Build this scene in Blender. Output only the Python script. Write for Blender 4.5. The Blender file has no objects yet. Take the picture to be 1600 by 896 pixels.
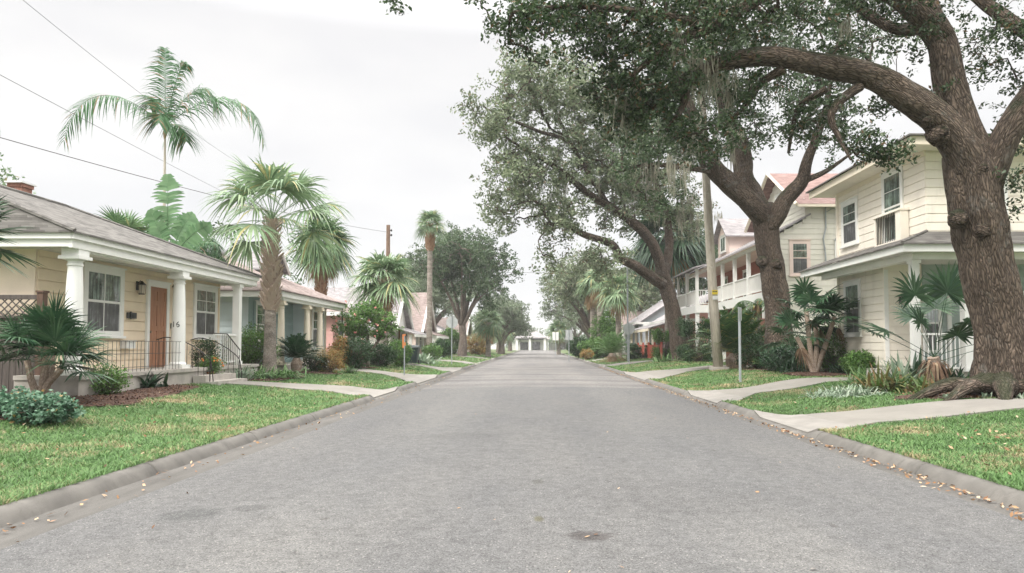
import bpy, math, random
import numpy as np
from mathutils import Vector, noise

# ------------------------------------------------------------------ camera
SC = bpy.context.scene
COL = SC.collection
F = 1120.0                      # focal length in photo pixels (1600 wide)
TH = math.radians(2.5)
CAM = Vector((0, 0, 1.5))
cam_d = bpy.data.cameras.new('camera')
cam_d.sensor_width = 36; cam_d.lens = F/1600*36
cam_d.shift_x = -38/1600; cam_d.shift_y = (92-F*math.tan(TH))/1600
cam_d.clip_start = .1; cam_d.clip_end = 3000
cam = bpy.data.objects.new('camera', cam_d); COL.objects.link(cam)
cam.location = CAM; cam.rotation_euler = (math.pi/2+TH, 0, 0)
SC.camera = cam

# ------------------------------------------------------------------ sky, sun, exposure
SUN_EL, SUN_ROT = math.radians(48), math.radians(222)
w = bpy.data.worlds.new('World'); SC.world = w; w.use_nodes = True
nt = w.node_tree; nt.nodes.clear()
def WN(t, **k):
    n = nt.nodes.new(t)
    for a, b in k.items(): setattr(n, a, b)
    return n
sky = WN('ShaderNodeTexSky', sky_type='NISHITA'); sky.sun_disc = False
sky.sun_elevation = SUN_EL; sky.sun_rotation = SUN_ROT
tc = WN('ShaderNodeTexCoord'); sep = WN('ShaderNodeSeparateXYZ')
nt.links.new(tc.outputs['Generated'], sep.inputs[0])
mx = WN('ShaderNodeMath', operation='MAXIMUM'); mx.inputs[1].default_value = 0
nt.links.new(sep.outputs['Z'], mx.inputs[0])
rmp = WN('ShaderNodeValToRGB')      # overcast sky: brighter towards the zenith
e = rmp.color_ramp.elements
e[0].position = 0; e[0].color = (.905, .90, .895, 1)
e[1].position = 1; e[1].color = (1.02, .985, .945, 1)
nt.links.new(mx.outputs[0], rmp.inputs[0])
nz = WN('ShaderNodeTexNoise'); nz.inputs['Scale'].default_value = 2.6; nz.inputs['Detail'].default_value = 5
mpg = WN('ShaderNodeMapping'); mpg.inputs['Scale'].default_value = (1, 1, 3.2)
nt.links.new(tc.outputs['Generated'], mpg.inputs[0]); nt.links.new(mpg.outputs[0], nz.inputs['Vector'])
cr = WN('ShaderNodeValToRGB'); e = cr.color_ramp.elements
e[0].position = .38; e[0].color = (.905, .91, .93, 1)
e[1].position = .60; e[1].color = (1, 1, 1, 1)
nt.links.new(nz.outputs['Fac'], cr.inputs[0])
mul = WN('ShaderNodeMix', data_type='RGBA', blend_type='MULTIPLY'); mul.inputs['Factor'].default_value = 1
nt.links.new(rmp.outputs[0], mul.inputs['A']); nt.links.new(cr.outputs[0], mul.inputs['B'])
SKY_GAIN = 5.45
sc2 = WN('ShaderNodeVectorMath', operation='SCALE'); sc2.inputs['Scale'].default_value = SKY_GAIN
nt.links.new(mul.outputs['Result'], sc2.inputs[0])
zg = WN('ShaderNodeMapRange'); zg.inputs['From Min'].default_value = .40; zg.inputs['From Max'].default_value = .85
zg.inputs['To Min'].default_value = SKY_GAIN; zg.inputs['To Max'].default_value = SKY_GAIN*5.1
nt.links.new(mx.outputs[0], zg.inputs['Value']); nt.links.new(zg.outputs[0], sc2.inputs['Scale'])
mixs = WN('ShaderNodeMix', data_type='RGBA'); mixs.inputs['Factor'].default_value = .95
nt.links.new(sky.outputs[0], mixs.inputs['A']); nt.links.new(sc2.outputs[0], mixs.inputs['B'])
bg = WN('ShaderNodeBackground'); bg.inputs['Strength'].default_value = .1
out = WN('ShaderNodeOutputWorld')
nt.links.new(mixs.outputs['Result'], bg.inputs['Color']); nt.links.new(bg.outputs[0], out.inputs[0])
sd = bpy.data.lights.new('sun', 'SUN'); sd.energy = 1.5; sd.angle = math.radians(11); sd.color = (1, .955, .89)
so = bpy.data.objects.new('sun', sd); COL.objects.link(so)
_d = Vector((-math.sin(SUN_ROT)*math.cos(SUN_EL)*-1, math.cos(SUN_ROT)*math.cos(SUN_EL), math.sin(SUN_EL)))
so.rotation_euler = _d.to_track_quat('Z', 'Y').to_euler(); so.location = (0, 0, 60)
SC.view_settings.view_transform = 'Standard'; SC.view_settings.look = 'None'
SC.view_settings.exposure = 1.0; SC.view_settings.gamma = 1
SC.render.engine = 'CYCLES'
SC.cycles.max_bounces = 6; SC.cycles.diffuse_bounces = 3; SC.cycles.transmission_bounces = 3
SC.cycles.volume_bounces = 0; SC.cycles.use_denoising = True

R0 = np.random.default_rng(7)
random.seed(5)
def at(px, py, Y):
    """photo pixel -> world point on the plane y = Y"""
    u = (px-838)/F; v = (448+(92-F*math.tan(TH))-py)/F
    r = np.array([u, math.cos(TH)-v*math.sin(TH), math.sin(TH)+v*math.cos(TH)])
    return np.array([0, 0, 1.5]) + r*(Y/r[1])

# ------------------------------------------------------------------ materials
MT = {}
def newmat(name):
    m = bpy.data.materials.new(name); m.use_nodes = True
    t = m.node_tree; t.nodes.clear()
    o = t.nodes.new('ShaderNodeOutputMaterial'); b = t.nodes.new('ShaderNodeBsdfPrincipled')
    t.links.new(b.outputs[0], o.inputs[0])
    MT[name] = m
    return m, t, b, o
def tcn(t, kind='Object'):
    return t.nodes.new('ShaderNodeTexCoord').outputs[kind]
def posn(t):
    return t.nodes.new('ShaderNodeNewGeometry').outputs['Position']
def tnoise(t, vec, scale, detail=4, rough=.55, mapscale=None):
    if mapscale:
        m = t.nodes.new('ShaderNodeMapping'); m.inputs['Scale'].default_value = mapscale
        t.links.new(vec, m.inputs[0]); vec = m.outputs[0]
    n = t.nodes.new('ShaderNodeTexNoise'); n.inputs['Scale'].default_value = scale
    n.inputs['Detail'].default_value = detail; n.inputs['Roughness'].default_value = rough
    t.links.new(vec, n.inputs['Vector'])
    return n.outputs['Fac']
def ramp(t, fac, stops):
    r = t.nodes.new('ShaderNodeValToRGB')
    el = r.color_ramp.elements
    while len(el) < len(stops): el.new(.5)
    for q, (p, c) in enumerate(stops):
        el[q].position = p; el[q].color = (*c, 1) if len(c) == 3 else c
    t.links.new(fac, r.inputs[0])
    return r.outputs[0]
def mixc(t, f, a, b, mode='MIX'):
    m = t.nodes.new('ShaderNodeMix'); m.data_type = 'RGBA'; m.blend_type = mode
    for s, v in (('Factor', f), ('A', a), ('B', b)):
        if isinstance(v, (int, float)): m.inputs[s].default_value = v
        elif isinstance(v, tuple): m.inputs[s].default_value = (*v, 1)
        else: t.links.new(v, m.inputs[s])
    return m.outputs['Result']
def bump(t, b, h, strength=.3, dist=.02, prev=None):
    n = t.nodes.new('ShaderNodeBump'); n.inputs['Strength'].default_value = strength
    n.inputs['Distance'].default_value = dist
    t.links.new(h, n.inputs['Height'])
    if prev is not None: t.links.new(prev, n.inputs['Normal'])
    t.links.new(n.outputs[0], b.inputs['Normal'])
    return n.outputs[0]
def math2(t, op, a, b=None):
    n = t.nodes.new('ShaderNodeMath'); n.operation = op
    for q, v in enumerate((a, b)):
        if v is None: continue
        if isinstance(v, (int, float)): n.inputs[q].default_value = v
        else: t.links.new(v, n.inputs[q])
    return n.outputs[0]

def paint(name, col, rough=.6, var=.12, scale=3., bmp=.08, dirt=0.):
    """painted or plain surface with slight patchiness and grain"""
    m, t, b, o = newmat(name)
    p = tcn(t)
    n = tnoise(t, p, scale, 5)
    c = ramp(t, n, [(.3, tuple(x*(1-var) for x in col)), (.7, tuple(min(1, x*(1+var*.5)) for x in col))])
    if dirt:
        d = tnoise(t, p, 1.3, 6, .7, (2.5, 2.5, .5))
        k = ramp(t, d, [(.52, (0, 0, 0)), (.75, (dirt,)*3)])
        c = mixc(t, k, c, tuple(x*.45 for x in col))
    t.links.new(c, b.inputs['Base Color'])
    b.inputs['Roughness'].default_value = rough
    g = tnoise(t, p, 60, 2)
    bump(t, b, g, bmp, .004)
    return m

def leafmat(name, cols, rough=.5, trans=.25, clump=.8, dead=None):
    m, t, b, o = newmat(name)
    g = t.nodes.new('ShaderNodeNewGeometry')
    c = ramp(t, g.outputs['Random Per Island'], [(i/(len(cols)-1), c) for i, c in enumerate(cols)])
    n = tnoise(t, g.outputs['Position'], clump, 2)
    k = ramp(t, n, [(.35, (.78,)*3), (.68, (1.22,)*3)])
    c = mixc(t, 1., c, k, 'MULTIPLY')
    if dead:
        r2 = t.nodes.new('ShaderNodeTexWhiteNoise'); r2.noise_dimensions = '1D'
        t.links.new(g.outputs['Random Per Island'], r2.inputs['W'])
        dk = ramp(t, r2.outputs['Value'], [(1-dead[0]-.001, (0,)*3), (1-dead[0], (1,)*3)])
        c = mixc(t, dk, c, dead[1])
    t.links.new(c, b.inputs['Base Color'])
    b.inputs['Roughness'].default_value = rough
    b.inputs['Specular IOR Level'].default_value = .35
    tr = t.nodes.new('ShaderNodeBsdfTranslucent'); t.links.new(c, tr.inputs['Color'])
    ms = t.nodes.new('ShaderNodeMixShader'); ms.inputs[0].default_value = trans
    t.links.new(b.outputs[0], ms.inputs[1]); t.links.new(tr.outputs[0], ms.inputs[2])
    t.links.new(ms.outputs[0], o.inputs[0])
    return m

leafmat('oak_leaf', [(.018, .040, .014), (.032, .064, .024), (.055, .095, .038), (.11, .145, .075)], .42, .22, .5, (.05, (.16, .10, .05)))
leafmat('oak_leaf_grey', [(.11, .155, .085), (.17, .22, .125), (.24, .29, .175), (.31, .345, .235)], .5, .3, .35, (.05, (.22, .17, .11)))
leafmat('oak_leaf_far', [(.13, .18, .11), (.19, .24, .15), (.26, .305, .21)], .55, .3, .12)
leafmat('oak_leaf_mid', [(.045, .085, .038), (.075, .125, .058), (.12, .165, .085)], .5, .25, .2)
leafmat('moss', [(.26, .26, .20), (.34, .33, .26), (.42, .40, .32)], .9, .35, 2)
leafmat('fan_frond', [(.07, .15, .06), (.12, .21, .09), (.17, .27, .12)], .42, .25, 1.5, (.05, (.38, .34, .13)))
leafmat('fan_frond_pale', [(.15, .24, .13), (.21, .31, .17), (.29, .38, .22)], .42, .3, 1.2, (.06, (.45, .42, .2)))
leafmat('fan_frond_dark', [(.020, .060, .030), (.04, .095, .045), (.07, .135, .065)], .35, .15, 2)
leafmat('feather_frond', [(.055, .14, .06), (.09, .20, .09), (.14, .26, .13)], .45, .35, 1.5, (.07, (.34, .22, .12)))
leafmat('banana_leaf', [(.12, .24, .11), (.20, .33, .17)], .45, .4, 1.5)
leafmat('dead_frond', [(.30, .19, .09), (.42, .29, .16), (.52, .40, .26)], .8, .25, 3)
leafmat('sago_leaf', [(.03, .085, .025), (.06, .13, .035), (.10, .18, .05)], .35, .15, 2, (.06, (.36, .30, .08)))
leafmat('strap_leaf', [(.08, .17, .06), (.14, .26, .09), (.24, .34, .16)], .4, .25, 3)
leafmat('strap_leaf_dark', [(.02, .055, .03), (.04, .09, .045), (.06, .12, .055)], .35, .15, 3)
leafmat('dead_frond_dark', [(.12, .07, .045), (.22, .14, .09), (.38, .29, .19)], .85, .15, 3)
leafmat('bromeliad_leaf', [(.05, .12, .035), (.11, .18, .05), (.20, .12, .05), (.14, .22, .08)], .4, .25, 3)
leafmat('liriope_leaf', [(.20, .29, .19), (.30, .38, .28), (.42, .48, .38)], .45, .25, 3)
leafmat('ground_leaf', [(.06, .14, .085), (.10, .20, .12), (.16, .27, .18)], .45, .25, 3, (.03, (.4, .25, .1)))
leafmat('shrub_leaf', [(.06, .14, .035), (.11, .22, .055), (.19, .32, .09)], .45, .3, 2)
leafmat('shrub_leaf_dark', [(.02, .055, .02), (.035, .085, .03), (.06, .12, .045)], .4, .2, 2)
leafmat('croton_leaf', [(.34, .14, .05), (.42, .24, .09), (.25, .25, .08), (.45, .34, .14)], .5, .3, 3)
leafmat('white_petal', [(.75, .75, .68), (.8, .78, .72)], .6, .3)
leafmat('pink_petal', [(.75, .28, .25), (.8, .45, .38), (.7, .2, .2)], .6, .3)
leafmat('orange_petal', [(.8, .25, .08), (.75, .35, .12)], .6, .3)
leafmat('fallen_leaf', [(.14, .07, .035), (.26, .14, .07), (.38, .24, .13), (.5, .4, .28), (.20, .09, .05)], .8, .1)
leafmat('mulch_chip', [(.045, .022, .014), (.09, .045, .028), (.14, .075, .045)], .9, 0)
def bark(name, c0, c1, vs=.16, scale=14., strength=1., moss=None, dist=.06):
    m, t, b, o = newmat(name)
    a = t.nodes.new('ShaderNodeAttribute'); a.attribute_name = 'bk'
    mp = t.nodes.new('ShaderNodeMapping'); mp.inputs['Scale'].default_value = (1, 1, vs)
    t.links.new(a.outputs['Vector'], mp.inputs[0])
    wv = tnoise(t, mp.outputs[0], 3, 3)
    scale = scale*1.9
    v = t.nodes.new('ShaderNodeTexVoronoi'); v.feature = 'DISTANCE_TO_EDGE'; v.inputs['Scale'].default_value = scale
    ad = t.nodes.new('ShaderNodeVectorMath'); ad.operation = 'ADD'
    nn = t.nodes.new('ShaderNodeTexNoise'); nn.inputs['Scale'].default_value = 6
    t.links.new(mp.outputs[0], nn.inputs['Vector'])
    sc = t.nodes.new('ShaderNodeVectorMath'); sc.operation = 'SCALE'; sc.inputs['Scale'].default_value = .2
    t.links.new(nn.outputs['Color'], sc.inputs[0])
    t.links.new(mp.outputs[0], ad.inputs[0]); t.links.new(sc.outputs[0], ad.inputs[1])
    t.links.new(ad.outputs[0], v.inputs['Vector'])
    f = tnoise(t, mp.outputs[0], scale*1.8, 6, .7)
    h = math2(t, 'ADD', math2(t, 'MULTIPLY', math2(t, 'MINIMUM', math2(t, 'MULTIPLY', v.outputs['Distance'], 2.6), .75), .75), math2(t, 'MULTIPLY', f, .95))
    c = ramp(t, h, [(.32, c0), (1.05, c1)])
    c = mixc(t, 1., c, ramp(t, wv, [(.35, (.72,)*3), (.65, (1.2,)*3)]), 'MULTIPLY')
    lp = tnoise(t, posn(t), 2.3, 6, .75)
    c = mixc(t, ramp(t, lp, [(.56, (0,)*3), (.72, (.5,)*3)]), c, tuple(min(1, x*1.5) for x in (c1[0], c1[0], c1[0]*.92)))
    if moss:
        g = t.nodes.new('ShaderNodeNewGeometry')
        s = t.nodes.new('ShaderNodeSeparateXYZ'); t.links.new(g.outputs['Normal'], s.inputs[0])
        k = math2(t, 'MULTIPLY', tnoise(t, g.outputs['Position'], 1.6, 4), math2(t, 'ADD', s.outputs['Z'], .55))
        c = mixc(t, ramp(t, k, [(.47, (0,)*3), (.68, (.7,)*3)]), c, moss)
    t.links.new(c, b.inputs['Base Color']); b.inputs['Roughness'].default_value = .9
    b.inputs['Specular IOR Level'].default_value = .2
    bump(t, b, h, strength, dist)
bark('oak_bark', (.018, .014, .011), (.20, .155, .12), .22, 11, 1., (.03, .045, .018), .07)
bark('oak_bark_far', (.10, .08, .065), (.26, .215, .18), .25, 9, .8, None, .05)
bark('palm_bark', (.17, .145, .12), (.40, .355, .31), 2.2, 7, .8, None, .03)
bark('palm_boot', (.22, .16, .12), (.46, .37, .30), .5, 16, .6, None, .02)
bark('palm_boot_red', (.20, .10, .06), (.42, .26, .17), .5, 16, .6, None, .02)
bark('pole_wood', (.34, .30, .24), (.50, .46, .39), .06, 16, .4, None, .01)
bark('pole_brown', (.16, .10, .07), (.32, .22, .16), .06, 16, .4, None, .01)

paint('cream', (.80, .67, .50), .65, .08, 1.5)
paint('cream_stucco', (.78, .66, .53), .85, .08, 2.5, .35)
paint('ivory', (.84, .78, .68), .65, .07, 1.2, dirt=.25)
paint('pale_siding', (.70, .68, .60), .65, .07, 1.2, dirt=.25)
paint('sky_siding', (.60, .68, .71), .65, .07, 1.2)
paint('teal_siding', (.30, .41, .41), .65, .1, 1.2)
paint('sage_siding', (.36, .43, .41), .65, .08, 1.2)
paint('pink_siding', (.74, .42, .38), .65, .08, 1.2)
paint('rosy_siding', (.76, .62, .56), .65, .08, 1.2)
paint('white_siding', (.76, .75, .71), .65, .06, 1.2, dirt=.15)
paint('grey_siding', (.45, .50, .54), .65, .06, 1.2)
paint('white_trim', (.80, .80, .77), .45, .04, 2, .04, dirt=.12)
paint('cream_trim', (.78, .70, .57), .5, .05, 2, .04)
paint('soffit', (.62, .61, .57), .7, .08, 2)
paint('porch_slab', (.42, .39, .35), .85, .2, 4, .3, dirt=.4)
paint('path_concrete', (.22, .207, .183), .9, .14, 1.2, .3, dirt=.3)
paint('kerb_concrete', (.15, .142, .128), .95, .3, 2.2, 1., dirt=.8)
paint('apron_concrete', (.25, .236, .214), .9, .18, 2.2, .4, dirt=.4)
paint('iron', (.022, .018, .016), .45, .2, 8)
paint('steel', (.33, .36, .37), .45, .15, 5, .05)
paint('sign_back', (.42, .44, .44), .5, .12, 4, .05)
paint('brass', (.20, .15, .09), .4, .1, 8)
paint('terracotta', (.36, .15, .09), .8, .15, 6, .2)
paint('bin_plastic', (.03, .05, .052), .5, .1, 6)
paint('brick_red', (.30, .15, .11), .9, .3, 12, .4)
paint('red_paint', (.40, .09, .06), .6, .12, 4)
paint('orange_paint', (.62, .22, .08), .6, .1, 4)
paint('yellow_paint', (.75, .58, .06), .5, .08, 4)
paint('white_plastic', (.7, .7, .68), .4, .05, 4)
paint('black_plastic', (.03, .03, .03), .4, .05, 4)
paint('red_brown_board', (.34, .13, .09), .7, .2, 4)
paint('curtain', (.62, .64, .60), .9, .15, 3)
paint('car_white', (.7, .71, .72), .25, .02, 3, .01)
paint('rubber', (.03, .03, .03), .8, .1, 6)
def wood(name, c0, c1, scale=(1, 1, .12)):
    m, t, b, o = newmat(name)
    p = tcn(t)
    n = tnoise(t, p, 9, 6, .6, scale)
    t.links.new(ramp(t, n, [(.3, c0), (.7, c1)]), b.inputs['Base Color'])
    b.inputs['Roughness'].default_value = .7
    bump(t, b, n, .3, .01)
wood('fence_wood', (.045, .035, .03), (.115, .095, .085), (2, 2, .25))
wood('fence_post_wood', (.06, .032, .022), (.14, .08, .055), (2, 2, .25))
wood('door_wood', (.26, .12, .065), (.42, .21, .12), (2, 2, .2))
def shingle(name, c0, c1, c2):
    m, t, b, o = newmat(name)
    p = posn(t)
    s = t.nodes.new('ShaderNodeSeparateXYZ'); t.links.new(p, s.inputs[0])
    course = math2(t, 'MULTIPLY', s.outputs['Z'], 18.)
    fl = math2(t, 'FLOOR', course); fr = math2(t, 'FRACT', course)
    # tabs: cell id along x+y, shifted per course
    xy = math2(t, 'ADD', math2(t, 'MULTIPLY', math2(t, 'ADD', s.outputs['X'], s.outputs['Y']), 3.6), math2(t, 'MULTIPLY', fl, .37))
    cx = math2(t, 'FLOOR', xy)
    cmb = t.nodes.new('ShaderNodeCombineXYZ'); t.links.new(cx, cmb.inputs[0]); t.links.new(fl, cmb.inputs[1])
    wn = t.nodes.new('ShaderNodeTexWhiteNoise'); t.links.new(cmb.outputs[0], wn.inputs['Vector'])
    big = tnoise(t, p, .9, 5, .65)
    k = math2(t, 'ADD', math2(t, 'MULTIPLY', wn.outputs['Value'], .45), math2(t, 'MULTIPLY', big, .6))
    c = ramp(t, k, [(.2, c0), (.5, c1), (.8, c2)])
    t.links.new(c, b.inputs['Base Color']); b.inputs['Roughness'].default_value = .95
    h = math2(t, 'ADD', math2(t, 'MULTIPLY', math2(t, 'SUBTRACT', 1., fr), .8), math2(t, 'MULTIPLY', tnoise(t, p, 45, 3), .5))
    bump(t, b, h, .8, .02)
shingle('shingle_grey', (.062, .058, .053), (.11, .104, .095), (.165, .157, .144))
shingle('shingle_rose', (.16, .12, .11), (.235, .185, .17), (.31, .255, .235))
shingle('shingle_red', (.16, .10, .085), (.23, .145, .13), (.30, .205, .185))
shingle('shingle_slate', (.18, .17, .175), (.27, .255, .26), (.36, .335, .335))
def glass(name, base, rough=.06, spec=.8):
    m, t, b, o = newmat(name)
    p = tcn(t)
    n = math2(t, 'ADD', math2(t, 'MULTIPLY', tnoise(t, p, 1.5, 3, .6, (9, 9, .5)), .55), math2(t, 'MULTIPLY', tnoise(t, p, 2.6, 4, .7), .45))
    t.links.new(ramp(t, n, [(.38, tuple(x*.35 for x in base)), (.52, base), (.62, tuple(min(.6, x*2.6) for x in base))]), b.inputs['Base Color'])  # reflections and sheer curtain folds painted into the pane colour as pale patches
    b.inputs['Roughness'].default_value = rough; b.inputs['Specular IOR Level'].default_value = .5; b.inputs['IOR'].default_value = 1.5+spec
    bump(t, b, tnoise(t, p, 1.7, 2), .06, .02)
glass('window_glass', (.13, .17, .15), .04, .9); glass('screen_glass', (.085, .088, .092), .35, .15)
glass('dark_glass', (.03, .035, .035), .1, .6)
m, t, b, o = newmat('lamp_glass'); b.inputs['Base Color'].default_value = (.75, .7, .6, 1); b.inputs['Roughness'].default_value = .1; b.inputs['Transmission Weight'].default_value = .6

# asphalt
m, t, b, o = newmat('asphalt')
p = posn(t)
sp = t.nodes.new('ShaderNodeSeparateXYZ'); t.links.new(p, sp.inputs[0])
vo = t.nodes.new('ShaderNodeTexVoronoi'); vo.inputs['Scale'].default_value = 120; t.links.new(p, vo.inputs['Vector'])
vs = t.nodes.new('ShaderNodeSeparateColor'); t.links.new(vo.outputs['Color'], vs.inputs[0])
c = ramp(t, vs.outputs[0], [(.0, (.055, .055, .055)), (.3, (.112, .1115, .111)), (.8, (.142, .1415, .14)), (.98, (.18, .178, .173)), (1., (.32, .31, .29))])
med = tnoise(t, p, 9, 5, .7)
c = mixc(t, 1., c, ramp(t, med, [(.3, (.74,)*3), (.55, (1.03,)*3), (.8, (1.18,)*3)]), 'MULTIPLY')
big = tnoise(t, p, .35, 4, .6, (1.6, .45, 1))
c = mixc(t, 1., c, ramp(t, big, [(.3, (.86, .87, .89)), (.7, (1.12, 1.11, 1.08))]), 'MULTIPLY')
# lighter, slightly warmer tone beyond a wavering line across the road
wob = math2(t, 'MULTIPLY', tnoise(t, p, .4, 2), 3.)
fy = math2(t, 'ADD', sp.outputs['Y'], wob)
k = ramp(t, math2(t, 'DIVIDE', fy, 100.), [(.262, (0,)*3), (.27, (1,)*3)])
c = mixc(t, k, c, mixc(t, 1., c, (1.42, 1.37, 1.34), 'MULTIPLY'))
# cross bands: darker and lighter streaks over the far part
bands = tnoise(t, p, .5, 2, .4, (.06, 1.1, 1))
c = mixc(t, k, c, mixc(t, 1., c, ramp(t, bands, [(.40, (.80,)*3), (.56, (1.05,)*3)]), 'MULTIPLY'))
def stain(c, x, y, rx, ry, col, amt):
    dx = math2(t, 'DIVIDE', math2(t, 'SUBTRACT', sp.outputs['X'], x), rx)
    dy = math2(t, 'DIVIDE', math2(t, 'SUBTRACT', sp.outputs['Y'], y), ry)
    d = math2(t, 'SQRT', math2(t, 'ADD', math2(t, 'MULTIPLY', dx, dx), math2(t, 'MULTIPLY', dy, dy)))
    d = math2(t, 'ADD', d, math2(t, 'MULTIPLY', math2(t, 'SUBTRACT', tnoise(t, p, 14, 4, .8), .5), 1.7))
    return mixc(t, ramp(t, d, [(.55, (amt,)*3), (1.15, (0,)*3)]), c, mixc(t, 1., c, col, 'MULTIPLY'))
# wheel tracks
trk = math2(t, 'ABSOLUTE', math2(t, 'SUBTRACT', math2(t, 'ABSOLUTE', sp.outputs['X']), 1.9))
c = mixc(t, ramp(t, trk, [(.25, (.9,)*3), (.9, (0,)*3)]), c, mixc(t, 1., c, (1.09, 1.09, 1.08), 'MULTIPLY'))
v2 = t.nodes.new('ShaderNodeTexVoronoi'); v2.inputs['Scale'].default_value = 1.1; v2.inputs['Randomness'].default_value = 1
mp2 = t.nodes.new('ShaderNodeMapping'); mp2.inputs['Scale'].default_value = (1.6, .8, 1); t.links.new(p, mp2.inputs[0])
dd = t.nodes.new('ShaderNodeVectorMath'); dd.operation = 'ADD'; t.links.new(mp2.outputs[0], dd.inputs[0])
nn2 = t.nodes.new('ShaderNodeTexNoise'); nn2.inputs['Scale'].default_value = 9; t.links.new(p, nn2.inputs['Vector'])
s3 = t.nodes.new('ShaderNodeVectorMath'); s3.operation = 'SCALE'; s3.inputs['Scale'].default_value = .16; t.links.new(nn2.outputs['Color'], s3.inputs[0])
t.links.new(s3.outputs[0], dd.inputs[1]); t.links.new(dd.outputs[0], v2.inputs['Vector'])
c = mixc(t, ramp(t, v2.outputs['Distance'], [(.03, (.6,)*3), (.075, (0,)*3)]), c, mixc(t, 1., c, (.45, .43, .40), 'MULTIPLY'))
c = stain(c, .40, 5.45, .21, .17, (.52, .48, .47), .9)
c = stain(c, .02, 5.98, .05, .12, (.75, .72, .50), .9)
c = stain(c, .02, 7.6, .08, .16, (.62, .62, .58), .8)
c = stain(c, -3.0, 6.3, .32, .3, (.66, .68, .68), .8)
c = stain(c, -2.55, 6.5, .2, .15, (.75, .75, .75), .8)
c = stain(c, 1.4, 6.9, 1.3, 1.1, (.84, .84, .85), .7)
c = stain(c, -1.2, 11.5, .9, .5, (.86, .86, .86), .8)
t.links.new(c, b.inputs['Base Color']); b.inputs['Roughness'].default_value = .88
b.inputs['Specular IOR Level'].default_value = .3
h = math2(t, 'ADD', vs.outputs[1], tnoise(t, p, 160, 2))
bump(t, b, h, .7, .006)
# gutter: darker gritty concrete
m, t, b, o = newmat('gutter')
p = posn(t)
n1 = tnoise(t, p, 1.4, 6, .7, (2.5, .5, 1)); n2 = tnoise(t, p, 90, 2)
c = ramp(t, n1, [(.3, (.066, .062, .056)), (.7, (.125, .119, .109))])
c = mixc(t, 1., c, ramp(t, n2, [(.3, (.75,)*3), (.7, (1.2,)*3)]), 'MULTIPLY')
t.links.new(c, b.inputs['Base Color']); b.inputs['Roughness'].default_value = .9
bump(t, b, n2, .5, .006)
# lawn soil/grass base and blades share one colour field
def grassfield(t, p, lo, hi, tan0, tan1, rnd=None):
    n = tnoise(t, p, .55, 5, .65)
    n3 = tnoise(t, p, 3.5, 4, .7)
    g = ramp(t, n3, [(.3, lo), (.7, hi)])
    if rnd is not None: g = mixc(t, .55, g, ramp(t, rnd, [(0., tuple(x*.6 for x in lo)), (.6, hi), (1., tuple(x*1.35 for x in hi))]))
    tn = ramp(t, n3, [(.3, tan0), (.7, tan1)])
    k = math2(t, 'ADD', math2(t, 'MULTIPLY', n, .7), math2(t, 'MULTIPLY', n3, .3))
    return g, tn, k
m, t, b, o = newmat('lawn')
p = posn(t)
g, tn, k = grassfield(t, p, (.045, .08, .025), (.09, .15, .05), (.15, .11, .065), (.24, .19, .11))
t.links.new(mixc(t, ramp(t, k, [(.50, (0,)*3), (.60, (1,)*3)]), g, tn), b.inputs['Base Color'])
b.inputs['Roughness'].default_value = .95; bump(t, b, tnoise(t, p, 40, 4, .7), 1., .04)
m, t, b, o = newmat('grass_blade')
gm = t.nodes.new('ShaderNodeNewGeometry'); p = gm.outputs['Position']
g, tn, k = grassfield(t, p, (.075, .16, .05), (.155, .275, .095), (.28, .235, .125), (.43, .37, .215), gm.outputs['Random Per Island'])
wn = t.nodes.new('ShaderNodeTexWhiteNoise'); wn.noise_dimensions = '1D'; t.links.new(gm.outputs['Random Per Island'], wn.inputs['W'])
k2 = math2(t, 'ADD', k, math2(t, 'MULTIPLY', math2(t, 'SUBTRACT', wn.outputs['Value'], .5), .13))
c = mixc(t, ramp(t, k2, [(.535, (0,)*3), (.61, (1,)*3)]), g, tn)
t.links.new(c, b.inputs['Base Color']); b.inputs['Roughness'].default_value = .55
b.inputs['Specular IOR Level'].default_value = .3
tr = t.nodes.new('ShaderNodeBsdfTranslucent'); t.links.new(c, tr.inputs['Color'])
ms = t.nodes.new('ShaderNodeMixShader'); ms.inputs[0].default_value = .3
t.links.new(b.outputs[0], ms.inputs[1]); t.links.new(tr.outputs[0], ms.inputs[2]); t.links.new(ms.outputs[0], o.inputs[0])
m, t, b, o = newmat('mulch')
p = posn(t)
v = t.nodes.new('ShaderNodeTexVoronoi'); v.inputs['Scale'].default_value = 35; t.links.new(p, v.inputs['Vector'])
vs = t.nodes.new('ShaderNodeSeparateColor'); t.links.new(v.outputs['Color'], vs.inputs[0])
t.links.new(ramp(t, vs.outputs[0], [(0, (.03, .016, .011)), (.7, (.085, .042, .027)), (1, (.16, .09, .06))]), b.inputs['Base Color'])
b.inputs['Roughness'].default_value = .95; bump(t, b, vs.outputs[1], 1., .04)

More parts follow.
